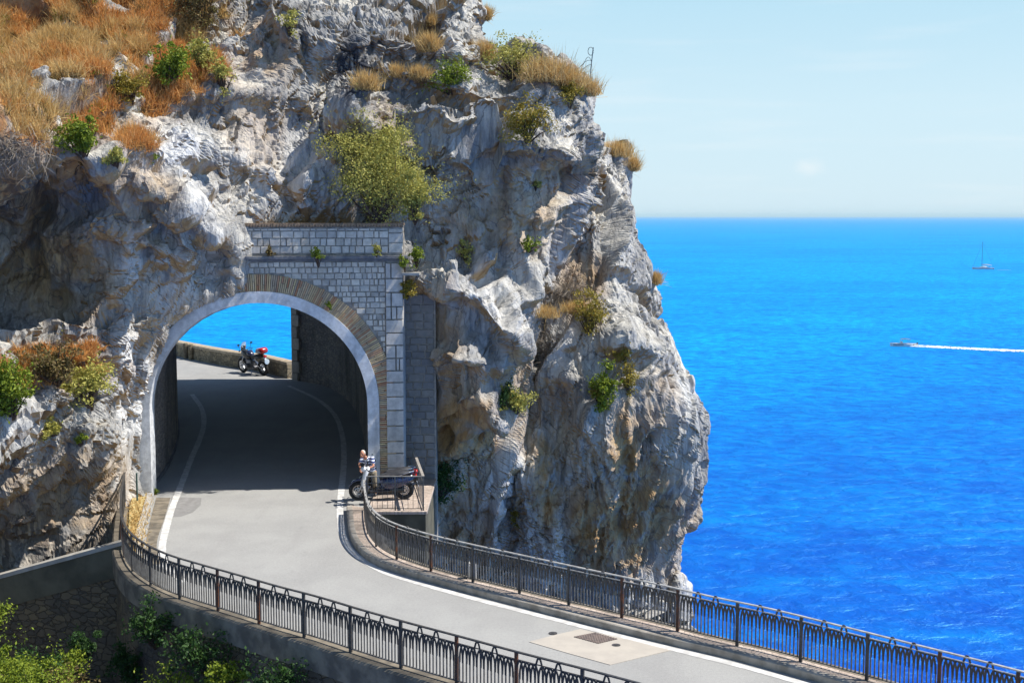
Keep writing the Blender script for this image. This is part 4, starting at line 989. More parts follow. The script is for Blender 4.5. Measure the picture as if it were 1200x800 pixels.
def bush(base, wx, wy, wz, mat, label, group=None, n=2500, leaf=.06, name='bush', clumps=None, hang=0.0, lean=(0, -.25, 0), cat='bush'):
    base = Vector(base); rt = empty(name, base); tag(rt, label, cat, group)
    k = clumps or max(9, int(30 * min(1.6, wx))); c = np.array([0, 0, wz * .52]) + np.array(lean) * wx
    q = rng.normal(size=(k, 3)); q /= np.linalg.norm(q, axis=1, keepdims=True); q *= (.15 + 1.0 * rng.random((k, 1)) ** .8)
    if hang: c = np.array([0, -.2, -wz * .35])
    T = c + q * np.array([wx, wy, wz]) * .45 * (.65 + .55 * rng.random((k, 1)))
    r = .13 * (wx + wz) / 2 * (.35 + 1.1 * rng.random(k)); idx = rng.integers(0, k, n)
    g = rng.normal(size=(n, 3)); g *= (rng.random((n, 1)) ** .4) / np.linalg.norm(g, axis=1, keepdims=True)
    C = T[idx] + g * r[idx][:, None] * np.array([1.25, 1.25, .85]) * 1.25
    V, F = leaf_quads(C, leaf * .85); 
    sp = rng.integers(0, k, max(6, n // 90)); D_ = T[sp] - c * .5; D_ /= np.linalg.norm(D_, axis=1, keepdims=True) + 1e-6       # loose sprigs breaking the outline
    tt_ = rng.random((len(sp), 9, 1)) * .32 * (wx + wz) / 2; Cs = (T[sp][:, None] + (D_ + rng.normal(size=D_.shape) * .35)[:, None] * tt_ + rng.normal(size=(len(sp), 9, 3)) * .02).reshape(-1, 3)
    V2, F2_ = leaf_quads(Cs, leaf * .8); V = np.concatenate([V, V2]); F = np.concatenate([F, F2_ + len(C) * 4]); np_mesh('foliage', V, F, mat, rt)
    m = MB()
    for i in range(min(k, 22)):
        t = Vector(T[i]); m.tube([Vector((0, .15, -.05)), t * .5 + Vector((rng.normal() * .05 * wx, rng.normal() * .05 * wx, .04)), t], [.035 * wx ** .5, .02 * wx ** .5, .006], 5)
    m.build('stems', BARK, rt); return rt
def on(x, y, out=.0):
    q = surf(x, y)
    for k in range(1, 12):
        if q: break
        q = surf(x - 4 * k, y + 3 * k)
    return q + Vector((0, -out, 0))
PX = 1 / 32.0
BUSHES = [  # x, y of the foot, width, height in photo pixels
    (95, 186, 42, 48, L_GREEN, 'bright green shrub below the dry grass slope at the upper left', 2600, .06),
    (92, 205, 34, 30, L_BROWN, 'brown withered shrub right under the bright green one at the upper left', 1300, .05),
    (205, 96, 50, 42, L_GREEN, 'dark green shrub at the right edge of the dry grass slope', 2200, .06),
    (232, 84, 34, 44, L_OLIVE, 'olive shrub beside the dark green one at the top left', 1500, .05),
    (155, 122, 44, 34, L_YELL, 'yellow brown shrub at the lower rim of the dry grass slope', 1500, .05),
    (140, 196, 26, 22, L_OLIVE, 'small faded shrub on the pale rock right of the bright green one', 700, .05),
    (181, 196, 12, 22, L_GREEN, 'tiny green sprig on the pale slab at the upper left', 260, .05),
    (236, 40, 66, 70, L_BROWN, 'large brown scrub at the top edge of the photo beside the dry slope', 3600, .055),
    (262, 110, 26, 40, L_OLIVE, 'thin olive scrub below the large brown scrub at the top', 900, .05),
    (340, 44, 20, 38, L_OLIVE, 'small hanging olive shrub near the top of the grey rock', 600, .05),
    (530, 112, 52, 34, L_GREEN, 'leafy green plant on the ledge above the long overhang', 1700, .055),
    (596, 92, 60, 46, L_OLIVE, 'grey olive scrub on the cliff shoulder left of the straw grass', 2600, .05),
    (618, 168, 56, 44, L_YELL, 'yellow bush on the ledge near the cliff top', 2600, .055),
    (668, 128, 30, 30, L_YELL, 'small golden bush just under the straw grass at the cliff top', 1100, .05),
    (690, 392, 36, 48, L_YELL, 'yellow green tuft in the middle of the cliff crevice', 1700, .055),
    (706, 478, 26, 52, L_GREEN, 'bright green plant in the middle of the right hand cliff', 1500, .07),
    (728, 424, 34, 22, L_YELL, 'ochre yellow plant above the bright green one on the right cliff', 900, .05),
    (736, 462, 24, 40, L_YELL, 'ochre plant right of the bright green one on the cliff', 900, .05),
    (606, 486, 36, 34, L_OLIVE, 'yellow green shrub low on the cliff above the sea railing', 1500, .055),
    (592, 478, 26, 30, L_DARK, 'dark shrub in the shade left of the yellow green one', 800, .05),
    (602, 622, 15, 30, L_YELL, 'small yellow fern in the dark crack just above the sea railing', 500, .06),
    (514, 588, 54, 58, L_DARK, 'dark green shrub growing beside the scooter terrace', 3000, .06),
    (620, 294, 24, 18, L_GREEN, 'small green tuft on the grey slab right of the portal', 500, .05),
    (546, 306, 20, 26, L_OLIVE, 'sparse olive tuft on the shaded rock right of the pilaster', 450, .05),
    (627, 224, 18, 14, L_OLIVE, 'small grey tuft under the long overhang', 350, .05),
    (14, 494, 56, 66, L_GREEN, 'bright yellow green bush at the left edge of the photo', 3600, .06),
    (108, 478, 64, 58, L_OLIVE, 'olive yellow bush on the rock shelf left of the tunnel', 3400, .055),
    (70, 450, 70, 50, L_BROWN, 'brown flowering scrub on the rock shelf at the left', 3200, .055),
    (62, 508, 28, 22, L_OLIVE, 'small olive cushion plant below the rock shelf', 700, .05),
    (96, 524, 14, 18, L_GREEN, 'tiny green plant on the grey rock below the shelf', 260, .05),
    (700, 470, 16, 24, L_YELL, 'small faded plant at the foot of the bright green cliff plant', 400, .05),
]
for x, y, w_, h_, mt, lb, n_, lf in BUSHES:
    q = on(x, y, .02); s_ = (q.y / 44) * PX
    bush(q, w_ * s_, w_ * s_ * .8, h_ * s_, mt, lb, 'shrubs growing out of the cliff', int(n_ * 1.2), lf)
# the big bush on the portal
q = PY(444, 262, YF + .9)
bush(q, 3.6, 2.6, 3.7, L_OLIVE, 'big round olive bush growing right above the tunnel portal', None, 24000, .045, clumps=44, lean=(0, .0, 0))
q = PY(486, 262, YF + 1.0); bush(q, .9, .8, 1.5, L_OLIVE, 'light olive offshoot at the right end of the portal parapet', None, 1500, .06)
bush(PY(488, 312, YF + 1.0), .7, .6, .8, L_GREEN, 'scraggly green plant beside the cornice end', None, 600, .05)
bush(PY(477, 350, YF + .8), .5, .5, .9, L_YELL, 'yellow green weed below the small slab right of the portal', None, 900, .05)
bush(PY(474, 318, YF + .5), .35, .4, .5, L_GREEN, 'fresh green weed on the small slab right of the pilaster', None, 400, .05)
bush(PY(372, 312, YF - .12), .40, .22, .75, L_GREEN, 'green weed hanging over the middle of the cornice', None, 420, .045, lean=(0, -.05, 0))
bush(PY(441, 300, YF - .1), .42, .2, .42, L_OLIVE, 'olive weed on the right part of the cornice', None, 350, .045, lean=(0, -.05, 0))
bush(PY(317, 300, YF - .1), .40, .2, .28, L_BROWN, 'dry weed on the left part of the cornice', None, 260, .045, lean=(0, -.05, 0))
bush(PY(386, 362, YF - .08), .26, .12, .3, L_GREEN, 'small weed rooted in the brick arch', None, 160, .04, lean=(0, -.05, 0))
bush(PY(183, 583, YF - .3), .3, .2, .35, L_GREEN, 'tiny weed at the foot of the left jamb', None, 160, .04)
bush(PY(170, 583, YF - .25), 1.0, .3, .30, L_BROWN, 'low brown weeds at the foot of the left jamb', None, 900, .04)
# plants on and below the near retaining wall
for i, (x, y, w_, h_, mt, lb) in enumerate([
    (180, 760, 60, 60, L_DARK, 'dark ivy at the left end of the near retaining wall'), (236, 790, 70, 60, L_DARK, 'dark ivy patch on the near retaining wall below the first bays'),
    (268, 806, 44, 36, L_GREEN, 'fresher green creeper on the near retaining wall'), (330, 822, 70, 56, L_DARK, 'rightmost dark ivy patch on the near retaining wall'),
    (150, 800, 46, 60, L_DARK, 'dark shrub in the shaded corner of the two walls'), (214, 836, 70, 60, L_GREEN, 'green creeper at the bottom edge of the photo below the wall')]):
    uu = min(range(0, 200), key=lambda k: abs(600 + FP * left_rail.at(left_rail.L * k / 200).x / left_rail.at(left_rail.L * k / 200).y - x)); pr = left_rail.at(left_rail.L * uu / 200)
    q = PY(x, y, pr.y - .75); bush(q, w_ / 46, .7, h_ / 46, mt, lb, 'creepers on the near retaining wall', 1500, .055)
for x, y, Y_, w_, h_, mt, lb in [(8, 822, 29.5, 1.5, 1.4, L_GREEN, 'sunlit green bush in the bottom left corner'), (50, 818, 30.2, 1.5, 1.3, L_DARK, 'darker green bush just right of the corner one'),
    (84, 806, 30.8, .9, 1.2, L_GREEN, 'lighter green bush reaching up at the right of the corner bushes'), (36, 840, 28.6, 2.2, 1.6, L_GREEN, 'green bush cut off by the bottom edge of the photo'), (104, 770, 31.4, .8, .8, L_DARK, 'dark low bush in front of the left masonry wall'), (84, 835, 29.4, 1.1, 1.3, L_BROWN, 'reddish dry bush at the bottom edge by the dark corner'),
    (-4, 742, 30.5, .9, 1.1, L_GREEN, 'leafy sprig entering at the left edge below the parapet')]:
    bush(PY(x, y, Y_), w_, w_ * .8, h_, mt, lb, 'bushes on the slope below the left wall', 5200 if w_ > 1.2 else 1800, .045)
# straw clumps at the cliff top and ledges
def clump(x, y, w_, h_, lb, mt=L_STRAW, n=900):
    q = on(x, y); s_ = (q.y / 44) * PX; W_ = w_ * s_ / 2; C = np.array([[q.x, q.y + .1, q.z]]) + rng.normal(size=(n, 3)) * np.array([W_ * .5, W_ * .4, .04])
    V, F = blades(C - np.array([[q.x, q.y, q.z]]), h_ * s_, .010, .38, (0, -.15, 1)); o = np_mesh('dry_grass_clump', V, F, mt); o.location = q; tag(o, lb, 'grass clump', 'straw coloured grass clumps on the cliff')
for a in [(640, 96, 44, 30, 'tall straw grass clump on the cliff top, left of the two'), (665, 100, 38, 24, 'straw grass clump in the middle of the cliff top'), (694, 112, 24, 20, 'straw grass clump at the outer edge of the cliff top'), (504, 58, 18, 20, 'orange grass tuft on the upper ledge of the cliff'), (571, 66, 20, 20, 'orange grass tuft where the upper cliff meets the shoulder'), (724, 184, 30, 18, 'straw tuft on top of the outermost rock lobe'),
          (462, 90, 22, 14, 'straw tuft on the dark stained ledge'), (492, 92, 20, 14, 'second straw tuft along the dark stained ledge'), (432, 104, 22, 20, 'brown tuft beside the black stained rock'), (502, 28, 16, 12, 'small straw tuft high on the cliff under the sky edge'), (575, 24, 10, 14, 'little tuft on the skyline edge of the upper cliff'), (657, 100, 26, 16, 'low orange tuft under the tall straw grass'), (640, 372, 34, 13, 'pale dry grass at the head of the cliff crevice'), (676, 365, 26, 12, 'pale dry grass right of the crevice head'),
          (742, 200, 14, 16, 'straw tuft hanging on the seaward edge of the outermost lobe'), (776, 330, 12, 14, 'small tuft on the seaward skyline halfway up')]: clump(*a)
for a in [(636, 420, 46, 34, 'tangle of dead grey twigs hanging in the cliff crevice'), (668, 350, 34, 26, 'dead twig tangle below the white rock streak'), (16, 190, 40, 16, 'dead bare brush at the foot of the dry slope')]:
    q = on(a[0], a[1] - 10); n = 900; s_ = PX; C = rng.normal(size=(n, 3)) * np.array([a[2] * s_ * .35, .2, a[3] * s_ * .4]) + np.array([0, -.15, 0]); V, F = blades(C, .5, .008, 1.0, (0, -.2, -.3)); o = np_mesh('dead_brush', V, F, L_TWIG); o.location = q; tag(o, a[4], 'brush')
# dry grass covering the upper left slope: uncountable
def carpet(name, mask, n_t, per, ln, mat, label, seed):
    ids = np.where(mask)[0]; pick = rng.choice(ids, n_t, p=None); T = V_all[pick]; C = np.repeat(T, per, 0) + rng.normal(size=(n_t * per, 3)) * np.array([.09, .09, .03])
    sz = np.repeat(.5 + rng.random(n_t), per)[:, None]; V, F = blades(C, ln * sz, .010, .45, (.1, -.35, 1)); o = np_mesh(name, V, F, mat); tag(o, label, None, None, 'stuff'); return o
V_all = V_cliff
nzc = fbm(V_all * .55, 3, 900); nz2 = fbm(V_all * .9 + 7, 3, 910)
m_ = front_c & (soil_c > .45) & (nz2 > -.16) & (px_c > -60) & (px_c < 300) & (py_c < 230) & (nrmz > .02)
nz3 = fbm(V_all * .6 + 31, 3, 930); nz4 = fbm(V_all * 1.4 + 3, 3, 940)
carpet('dry_grass', m_ & (nz3 < .12), 3000, 26, .34, L_ORANGE, 'orange brown dry grass covering the upper left slope', 1)
carpet('dry_grass', m_ & (nz3 > .02) & (nz4 > -.2), 1900, 26, .46, L_STRAW, 'pale straw grass in drifts on the upper left slope', 1)
carpet('scrub', m_ & (nz4 < -.10), 520, 22, .26, L_BROWN, 'low brown scrub scattered through the dry grass of the slope', 1)
carpet('green_weeds', m_ & (nz4 > .34), 160, 20, .24, L_GREEN, 'scattered green weeds in the dry grass of the slope', 1)
m_ = front_c & (soil_c > .45) & (py_c > 380) & (py_c < 480) & (px_c < 160) & (nrmz > .05)
carpet('dry_grass', m_, 700, 22, .28, L_ORANGE, 'dry brown grass on the rock shelf left of the tunnel', 2)
vg_pts = np.array([tuple(vg.at(vg.L * random.random()).lerp(vh.at(vh.L * random.random()), random.random())) for _ in range(1500)]); vg_pts[:, 2] = .1
V, F = blades(vg_pts + rng.normal(size=(1500, 3)) * np.array([.1, .2, 0]), .12, .012, .6); tag(np_mesh('dry_grass', V, F, L_STRAW), 'short yellow grass on the small verge by the left jamb', None, None, 'stuff')

# ------------------------------------------------------------------ two-wheelers
BLK = simple('black_plastic', (.012, .012, .014), (.02, .02, .022), .35, 6, .5, 0, 0, True, .2)
RUB = simple('tyre_rubber', (.018, .018, .018), (.03, .03, .03), .85, 8, .3, 0, 0, True)
CHR = simple('bright_metal', (.55, .56, .58), (.40, .41, .43), .25, 6, .5, .9, 0, True)
NAVY = simple('navy_paint', (.022, .035, .10), (.018, .025, .06), .25, 4, .5, 0, 0, True, .6)
WHT = simple('white_paint', (.72, .73, .75), (.62, .63, .66), .3, 4, .5, 0, 0, True, .4)
RED = simple('red_lens', (.50, .012, .012), (.35, .01, .01), .25, 4, .5, 0, 0, True, .5)
SEATM = simple('seat_vinyl', (.03, .03, .034), (.05, .05, .055), .6, 7, .4, 0, 0, True)
GLS = NT('clear_screen'); GLS.out((.75, .85, .92), .05); GLS.b.inputs['Transmission Weight'].default_value = .85; GLS = GLS.m
WHT2 = simple('grey_case', (.30, .31, .34), (.2, .2, .23), .35, 4, .5, 0, 0, True)
PLATE = simple('plate_white', (.7, .72, .75), (.6, .62, .66), .4, 3, .4, 0, 0, True)
def wheel(rt, x, r, wd):
    w_ = empty('wheel'); w_.parent = rt; w_.location = (x, 0, r)
    m = MB(); m.torus((0, 0, 0), r - wd * .45, wd * .5, n=30, m=8, sq=1.0); m.build('tyre', RUB, w_, smooth=True)
    m = MB(); m.torus((0, 0, 0), r - wd * 1.0, .02, n=28, m=6, sq=2.0)
    for k in range(5):
        a = 2 * math.pi * k / 5
        for dy in (-.02, .02): m.bar((math.cos(a) * .03, dy, math.sin(a) * .03), (math.cos(a + .15) * (r - wd), dy * .6, math.sin(a + .15) * (r - wd)), .035, .014)
    m.tube([(0, -.06, 0), (0, .06, 0)], .045, 10); m.build('rim', CHR, w_)
    m = MB(); m.torus((0, .055, 0), .10, .018, n=20, m=4, sq=.2); m.build('brake_disc', CHR, w_)
    return w_
def two_wheeler(name, label, cat, kind, body, accent, group=None):
    rt = empty(name); tag(rt, label, cat, group); sc_ = kind == 'scooter'
    r = .30 if sc_ else .33; wb = .70 if sc_ else .76
    wheel(rt, wb, r, .12); wheel(rt, -wb, r, .15)
    # forks
    m = MB(); hx, hz = (wb - .30, .98) if sc_ else (wb - .36, 1.0)
    for y in (-.085, .085): m.tube([(wb, y, r), (hx + .06, y, .80)], .022, 8)
    m.build('fork', CHR, rt)
    m = MB(); m.tube([(hx, -.36, hz + .04), (hx + .05, -.18, hz + .06), (hx + .06, 0, hz), (hx + .05, .18, hz + .06), (hx, .36, hz + .04)], .014, 8)
    for y in (-.36, .36): m.tube([(hx, y, hz + .04), (hx - .03, y * .82, hz + .045)], .022, 8)
    hb = m.build('handlebar', BLK, rt)
    for y in (-.26, .26):
        m = MB(); m.tube([(hx + .04, y, hz + .05), (hx + .02, y * 1.25, hz + .27)], .008, 6); m.loft([(Vector((hx - .005, y * 1.28, hz + .31)), .06, .04), (Vector((hx + .03, y * 1.28, hz + .31)), .05, .035)], 10); m.build('mirror', BLK, rt)
    m = MB(); m.loft([((wb - .30, 0, r + .12), .045, .02), ((wb - .14, 0, r + .32), .075, .03), ((wb, 0, r + .37), .08, .03), ((wb + .16, 0, r + .31), .07, .03), ((wb + .30, 0, r + .14), .04, .02)], 10); m.build('front_fender', body, rt, smooth=True)
    if sc_:
        m = MB(); m.loft([((hx + .16, 0, .34), .13, .05), ((hx + .18, 0, .55), .19, .06), ((hx + .10, 0, .80), .20, .07), ((hx + .02, 0, .99), .15, .08), ((hx - .02, 0, 1.05), .09, .04)], 14); m.build('front_apron', accent, rt, smooth=True)
        m = MB(); m.loft([((hx + .02, 0, .93), .09, .05), ((hx + .14, 0, 1.0), .14, .09), ((hx + .22, 0, .98), .08, .05)], 12); m.build('headlamp_cowl', accent, rt, smooth=True)
        m = MB(); m.box((.06, 0, .30), (.62, .34, .08)); m.loft([((.20, 0, .36), .15, .05), ((-.1, 0, .38), .16, .08)], 10); m.build('footboard', BLK, rt, bevel=.02)
        m = MB(); m.loft([((.02, 0, .48), .12, .18), ((-.22, 0, .52), .19, .21), ((-.55, 0, .58), .20, .20), ((-.86, 0, .68), .15, .13), ((-1.04, 0, .76), .07, .06)], 16); m.build('rear_body', body, rt, smooth=True)
        m = MB(); m.loft([((.06, 0, .70), .10, .04), ((-.08, 0, .77), .16, .06), ((-.38, 0, .79), .18, .06), ((-.46, 0, .83), .18, .07), ((-.80, 0, .86), .15, .055), ((-.92, 0, .85), .09, .03)], 14); m.build('seat', SEATM, rt, smooth=True)
        m = MB(); 
        for y in (-.15, .15): m.tube([(-.55, y, .80), (-.85, y, .90), (-1.0, y * .5, .92)], .014, 6)
        m.tube([(-1.0, -.075, .92), (-1.0, .075, .92)], .014, 6); m.build('grab_rail', CHR, rt)
        m = MB(); m.loft([((-.97, 0, .76), .12, .07), ((-1.09, 0, .76), .10, .05)], 12); m.build('tail_light', RED, rt, smooth=True)
        m = MB(); m.box((-1.12, 0, .50), (.015, .19, .19), Matrix.Rotation(.3, 3, 'Y')); m.build('number_plate', PLATE, rt)
        m = MB(); m.box((-1.06, 0, .58), (.10, .10, .28), Matrix.Rotation(.4, 3, 'Y')); m.build('rear_mudguard', BLK, rt)
        m = MB(); m.tube([(-.30, -.20, .32), (-.55, -.24, .34), (-1.02, -.25, .44)], [.03, .055, .06], 12); m.build('exhaust', simple('exhaust_dark', (.08, .08, .09), (.14, .14, .15), .35, 5, .5, .8, 0, True), rt, smooth=True)
        m = MB(); m.loft([((-.25, .0, .32), .14, .11), ((-.7, .0, .32), .13, .10)], 12); m.tube([(-.5, .12, .45), (-.68, .15, .78)], .03, 8); m.build('engine', BLK, rt)
        m = MB(); m.loft([((hx + .14, 0, 1.05), .15, .01), ((hx + .06, 0, 1.28), .17, .01), ((hx + .02, 0, 1.38), .10, .008)], 12); m.build('windscreen', GLS, rt, smooth=True)
    else:
        m = MB(); m.loft([((hx + .24, 0, .95), .07, .08), ((hx + .14, 0, .93), .16, .16), ((hx - .06, 0, .86), .18, .18), ((hx - .22, 0, .76), .14, .18), ((.12, 0, .62), .10, .14)], 14); m.build('fairing', body, rt, smooth=True)
        m = MB(); m.loft([((hx + .2, 0, 1.0), .12, .01), ((hx + .12, 0, 1.22), .15, .01), ((hx + .06, 0, 1.38), .09, .008)], 12); m.build('windscreen', GLS, rt, smooth=True)
        m = MB(); m.loft([((hx - .14, 0, .90), .10, .08), ((hx - .30, 0, .94), .17, .13), ((.02, 0, .88), .14, .10), ((-.10, 0, .82), .08, .06)], 14); m.build('fuel_tank', accent, rt, smooth=True)
        m = MB(); m.loft([((-.02, 0, .80), .09, .05), ((-.2, 0, .82), .15, .05), ((-.42, 0, .86), .15, .06), ((-.74, 0, .94), .13, .045), ((-.86, 0, .95), .07, .03)], 14); m.build('seat', SEATM, rt, smooth=True)
        m = MB(); m.loft([((-.10, 0, .72), .10, .07), ((-.5, 0, .78), .12, .08), ((-.95, 0, .88), .06, .05)], 12); m.build('tail_body', body, rt, smooth=True)
        m = MB(); m.box((.08, 0, .48), (.42, .34, .34), None, .8); m.box((.02, 0, .30), (.46, .28, .12)); m.tube([(.1, -.30, .40), (.1, .30, .40)], .11, 12); m.build('engine', simple('engine_metal', (.10, .10, .11), (.2, .2, .21), .4, 12, .5, .7, 0, True), rt, bevel=.02)
        m = MB(); m.bar((hx, 0, .86), (-.1, 0, .6), .07); m.bar((-.1, 0, .6), (-wb, .10, r), .06); m.bar((-.1, 0, .6), (-wb, -.1, r), .05); m.build('frame', CHR, rt)
        m = MB(); m.tube([(.2, -.16, .25), (-.2, -.2, .28), (-.85, -.22, .50)], [.03, .045, .06], 12); m.build('exhaust', CHR, rt, smooth=True)
        m = MB(); m.loft([((-.62, 0, 1.0), .12, .03), ((-.66, 0, 1.09), .20, .12), ((-.95, 0, 1.11), .21, .13), ((-1.04, 0, 1.08), .16, .09)], 14, 3.2); tb = m.build('top_case', RED, rt, smooth=True)
        m = MB(); m.loft([((-.63, 0, 1.07), .208, .085), ((-.97, 0, 1.08), .218, .085)], 14, 3.2); m.build('side_band', WHT2, tb)
        m = MB(); m.loft([((-.98, 0, .86), .08, .05), ((-1.06, 0, .86), .07, .04)], 10); m.build('tail_light', RED, rt)
        m = MB(); m.tube([(-1.10, 0, .64), (-1.12, 0, .64)], .12, 12); m.bar((-.95, 0, .84), (-1.09, 0, .62), .09, .03); m.build('number_plate', simple('plate_blue', (.45, .60, .80), (.6, .7, .8), .4, 3, .4, 0, 0, True), rt)
        m = MB(); m.bar((-.1, .10, .25), (-.22, .30, .02), .02); m.build('side_stand', CHR, rt)
    return rt
mb_ = two_wheeler('motorcycle', 'black touring motorcycle with red and white top case by the low wall past the tunnel', 'motorcycle', 'touring', BLK, NAVY)
pr_, pf_ = PG(306, 440.5), PG(289, 435.5); c = (pr_ + pf_) / 2; hd = math.atan2(pf_.y - pr_.y, pf_.x - pr_.x) + .25
mb_.location = (c.x, c.y, zr(c.y)); mb_.rotation_euler = (R(-7), 0, hd); mb_.scale = (1.27,) * 3
scg = 'scooters parked on the terrace by the portal'
s1 = two_wheeler('scooter', 'navy scooter with white front shield and red tail light parked behind the railing end', 'scooter', 'scooter', NAVY, WHT, scg)
a_, b_ = PG(414, 594, .15), PG(470, 592, .15); s1.location = ((a_.x + b_.x) / 2 + .04, 42.15, .155); s1.rotation_euler = (R(-5), 0, math.pi + R(7)); s1.scale = (1.08,) * 3
s2 = copy_tree(s1); s2['label'] = 'second scooter with long dark seat on the portal side of the navy one'; s2.location = (s1.location.x + .05, 43.05, .155); s2.rotation_euler = (R(-5), 0, math.pi + R(14)); s2.scale = (1.0,) * 3
for ch in children(s2):
    if ch.name.startswith('front_apron') or ch.name.startswith('headlamp'): ch.data = ch.data.copy(); ch.data.materials[0] = BLK

# ------------------------------------------------------------------ the man
SKIN = simple('tanned_skin', (.50, .23, .14), (.44, .19, .11), .55, 9, .4, 0, 0, True)
def blend(mb, name, mat, parent, vox=.014, sm=3):
    o = mb.build(name, mat, parent, smooth=True); r_ = o.modifiers.new('remesh', 'REMESH'); r_.mode = 'VOXEL'; r_.voxel_size = vox; r_.use_smooth_shade = True
    s_ = o.modifiers.new('smooth', 'SMOOTH'); s_.iterations = sm; return o
man = empty('person'); tag(man, 'white haired man in blue and white shirt leaning over the scooter at the railing', 'person')
man.location = (PG(431, 592).x, 42.72, .155); man.rotation_euler = (0, 0, R(0))
PEL = Vector((.02, .02, .90)); CH = Vector((-.06, -.12, 1.24)); NK = Vector((-.13, -.22, 1.40)); HD = Vector((-.20, -.31, 1.50))
SL, SR = Vector((-.22, .02, 1.34)), Vector((.10, -.20, 1.33))
EL, ER = Vector((-.35, -.14, 1.10)), Vector((.16, -.40, 1.10)); HL, HR_ = Vector((-.26, -.42, .98)), Vector((-.02, -.54, 1.04))
KL, KR = Vector((-.14, -.04, .50)), Vector((.16, .0, .49)); FL, FR = Vector((-.14, .06, .09)), Vector((.18, .10, .09))
m = MB(); m.tube([PEL + Vector((0, 0, -.06)), PEL + Vector((-.02, -.03, .1)), CH, NK - Vector((0, 0, .03))], [.15, .14, .155, .06], 14)
m.tube([NK - Vector((0, 0, .05)), HD], [.06, .055], 10)
m.ball(HD + Vector((-.015, -.02, .01)), (.078, .095, .115), 16, 12, Matrix.Rotation(R(35), 3, 'X'))
m.ball(HD + Vector((-.03, -.06, -.06)), (.055, .06, .055)); nose = HD + Vector((-.045, -.125, -.02)); m.ball(nose, (.016, .022, .026), 8, 6)
for sx in (-1, 1): m.ball(HD + Vector((sx * .083, .0, -.01)), (.014, .022, .032), 8, 6)
for S_, E_, H_ in ((SL, EL, HL), (SR, ER, HR_)):
    m.ball(S_, .062); m.tube([S_, (S_ + E_) / 2, E_, (E_ * .45 + H_ * .55), H_], [.055, .05, .040, .036, .026], 10)
    d = (H_ - E_).normalized(); sd = d.cross(Vector((0, 0, 1))).normalized(); m.tube([H_, H_ + d * .05, H_ + d * .09], [.026, .040, .036], 10)
    for k in range(4):
        b0 = H_ + d * .085 + sd * (k - 1.5) * .021; ln = (.060, .072, .068, .052)[k]; m.tube([b0, b0 + d * ln * .55 - Vector((0, 0, .010)), b0 + d * ln * .8 - Vector((0, 0, .035))], [.0105, .0095, .0085], 6)
    b0 = H_ + d * .03 + sd * .035 * (1 if S_ is SL else -1); m.tube([b0, b0 + d * .035 + sd * .025 * (1 if S_ is SL else -1), b0 + d * .06 + Vector((0, 0, -.02))], [.013, .011, .009], 6)
for K_, F_, sx in ((KL, FL, -.09), (KR, FR, .10)):
    hp = PEL + Vector((sx, 0, -.05)); m.tube([hp, (hp + K_) / 2, K_, (K_ + F_) / 2, F_], [.095, .082, .056, .052, .038], 12)
    m.tube([F_ + Vector((0, .05, -.03)), F_ + Vector((0, -.05, -.035)), F_ + Vector((0, -.17, -.055))], [.04, .042, .03], 8)
blend(m, 'body', SKIN, man, .011, 2)
sh = NT('striped_shirt'); wv = sh.n('ShaderNodeTexWave', wave_type='BANDS', bands_direction='Z'); sh.l(sh.pos(obj=True), wv.inputs['Vector']); wv.inputs['Scale'].default_value = 3.2; wv.inputs['Distortion'].default_value = .6
SHIRT = sh.out(sh.mix(sh.ramp(wv.outputs['Fac'], .42, .58), (.62, .66, .74), (.035, .05, .16)), .85)
m = MB(); m.tube([PEL + Vector((0, 0, -.03)), PEL + Vector((-.02, -.03, .12)), CH, NK - Vector((-.01, -.02, .06))], [.178, .17, .18, .085], 16)
for S_, E_ in ((SL, EL), (SR, ER)): m.ball(S_, .082); m.tube([S_, S_.lerp(E_, .75)], [.078, .066], 12)
blend(m, 'shirt', SHIRT, man, .014, 4)
m = MB(); m.tube([PEL + Vector((0, 0, .03)), PEL + Vector((0, 0, -.12))], [.165, .17], 14)
for K_, F_, sx in ((KL, FL, -.09), (KR, FR, .10)):
    hp = PEL + Vector((sx, 0, -.07)); m.tube([hp, (hp + K_) / 2, K_, F_ + Vector((0, 0, .03))], [.115, .10, .078, .066], 12)
blend(m, 'trousers', simple('khaki_cloth', (.34, .29, .21), (.26, .22, .16), .9, 8, .2, 0, 0, True), man, .014, 3)
m = MB(); m.ball(HD + Vector((.0, .022, .035)), (.086, .098, .098), 14, 10, Matrix.Rotation(R(30), 3, 'X')); m.build('hair', simple('white_hair', (.66, .62, .56), (.5, .46, .4), .9, 20, .2, 0, .004, True), man, smooth=True)
for F_ in (FL, FR): m = MB(); m.loft([(F_ + Vector((0, 0, 0)) + Vector((-.03, .06, -.05)), .04, .04), (F_ + Vector((0, -.02, -.05)), .05, .045), (F_ + Vector((0, -.18, -.065)), .045, .025)], 10) if False else m.tube([F_ + Vector((0, .08, -.045)), F_ + Vector((0, -.04, -.045)), F_ + Vector((0, -.20, -.06))], [.046, .05, .036], 10); m.build('shoe', BLK, man, smooth=True)
m = MB()
for sx in (-1, 1): m.ball(HD + Vector((-.02 + sx * .03, -.105, .012)), .010, 8, 6)
m.build('eyes', BLK, man)

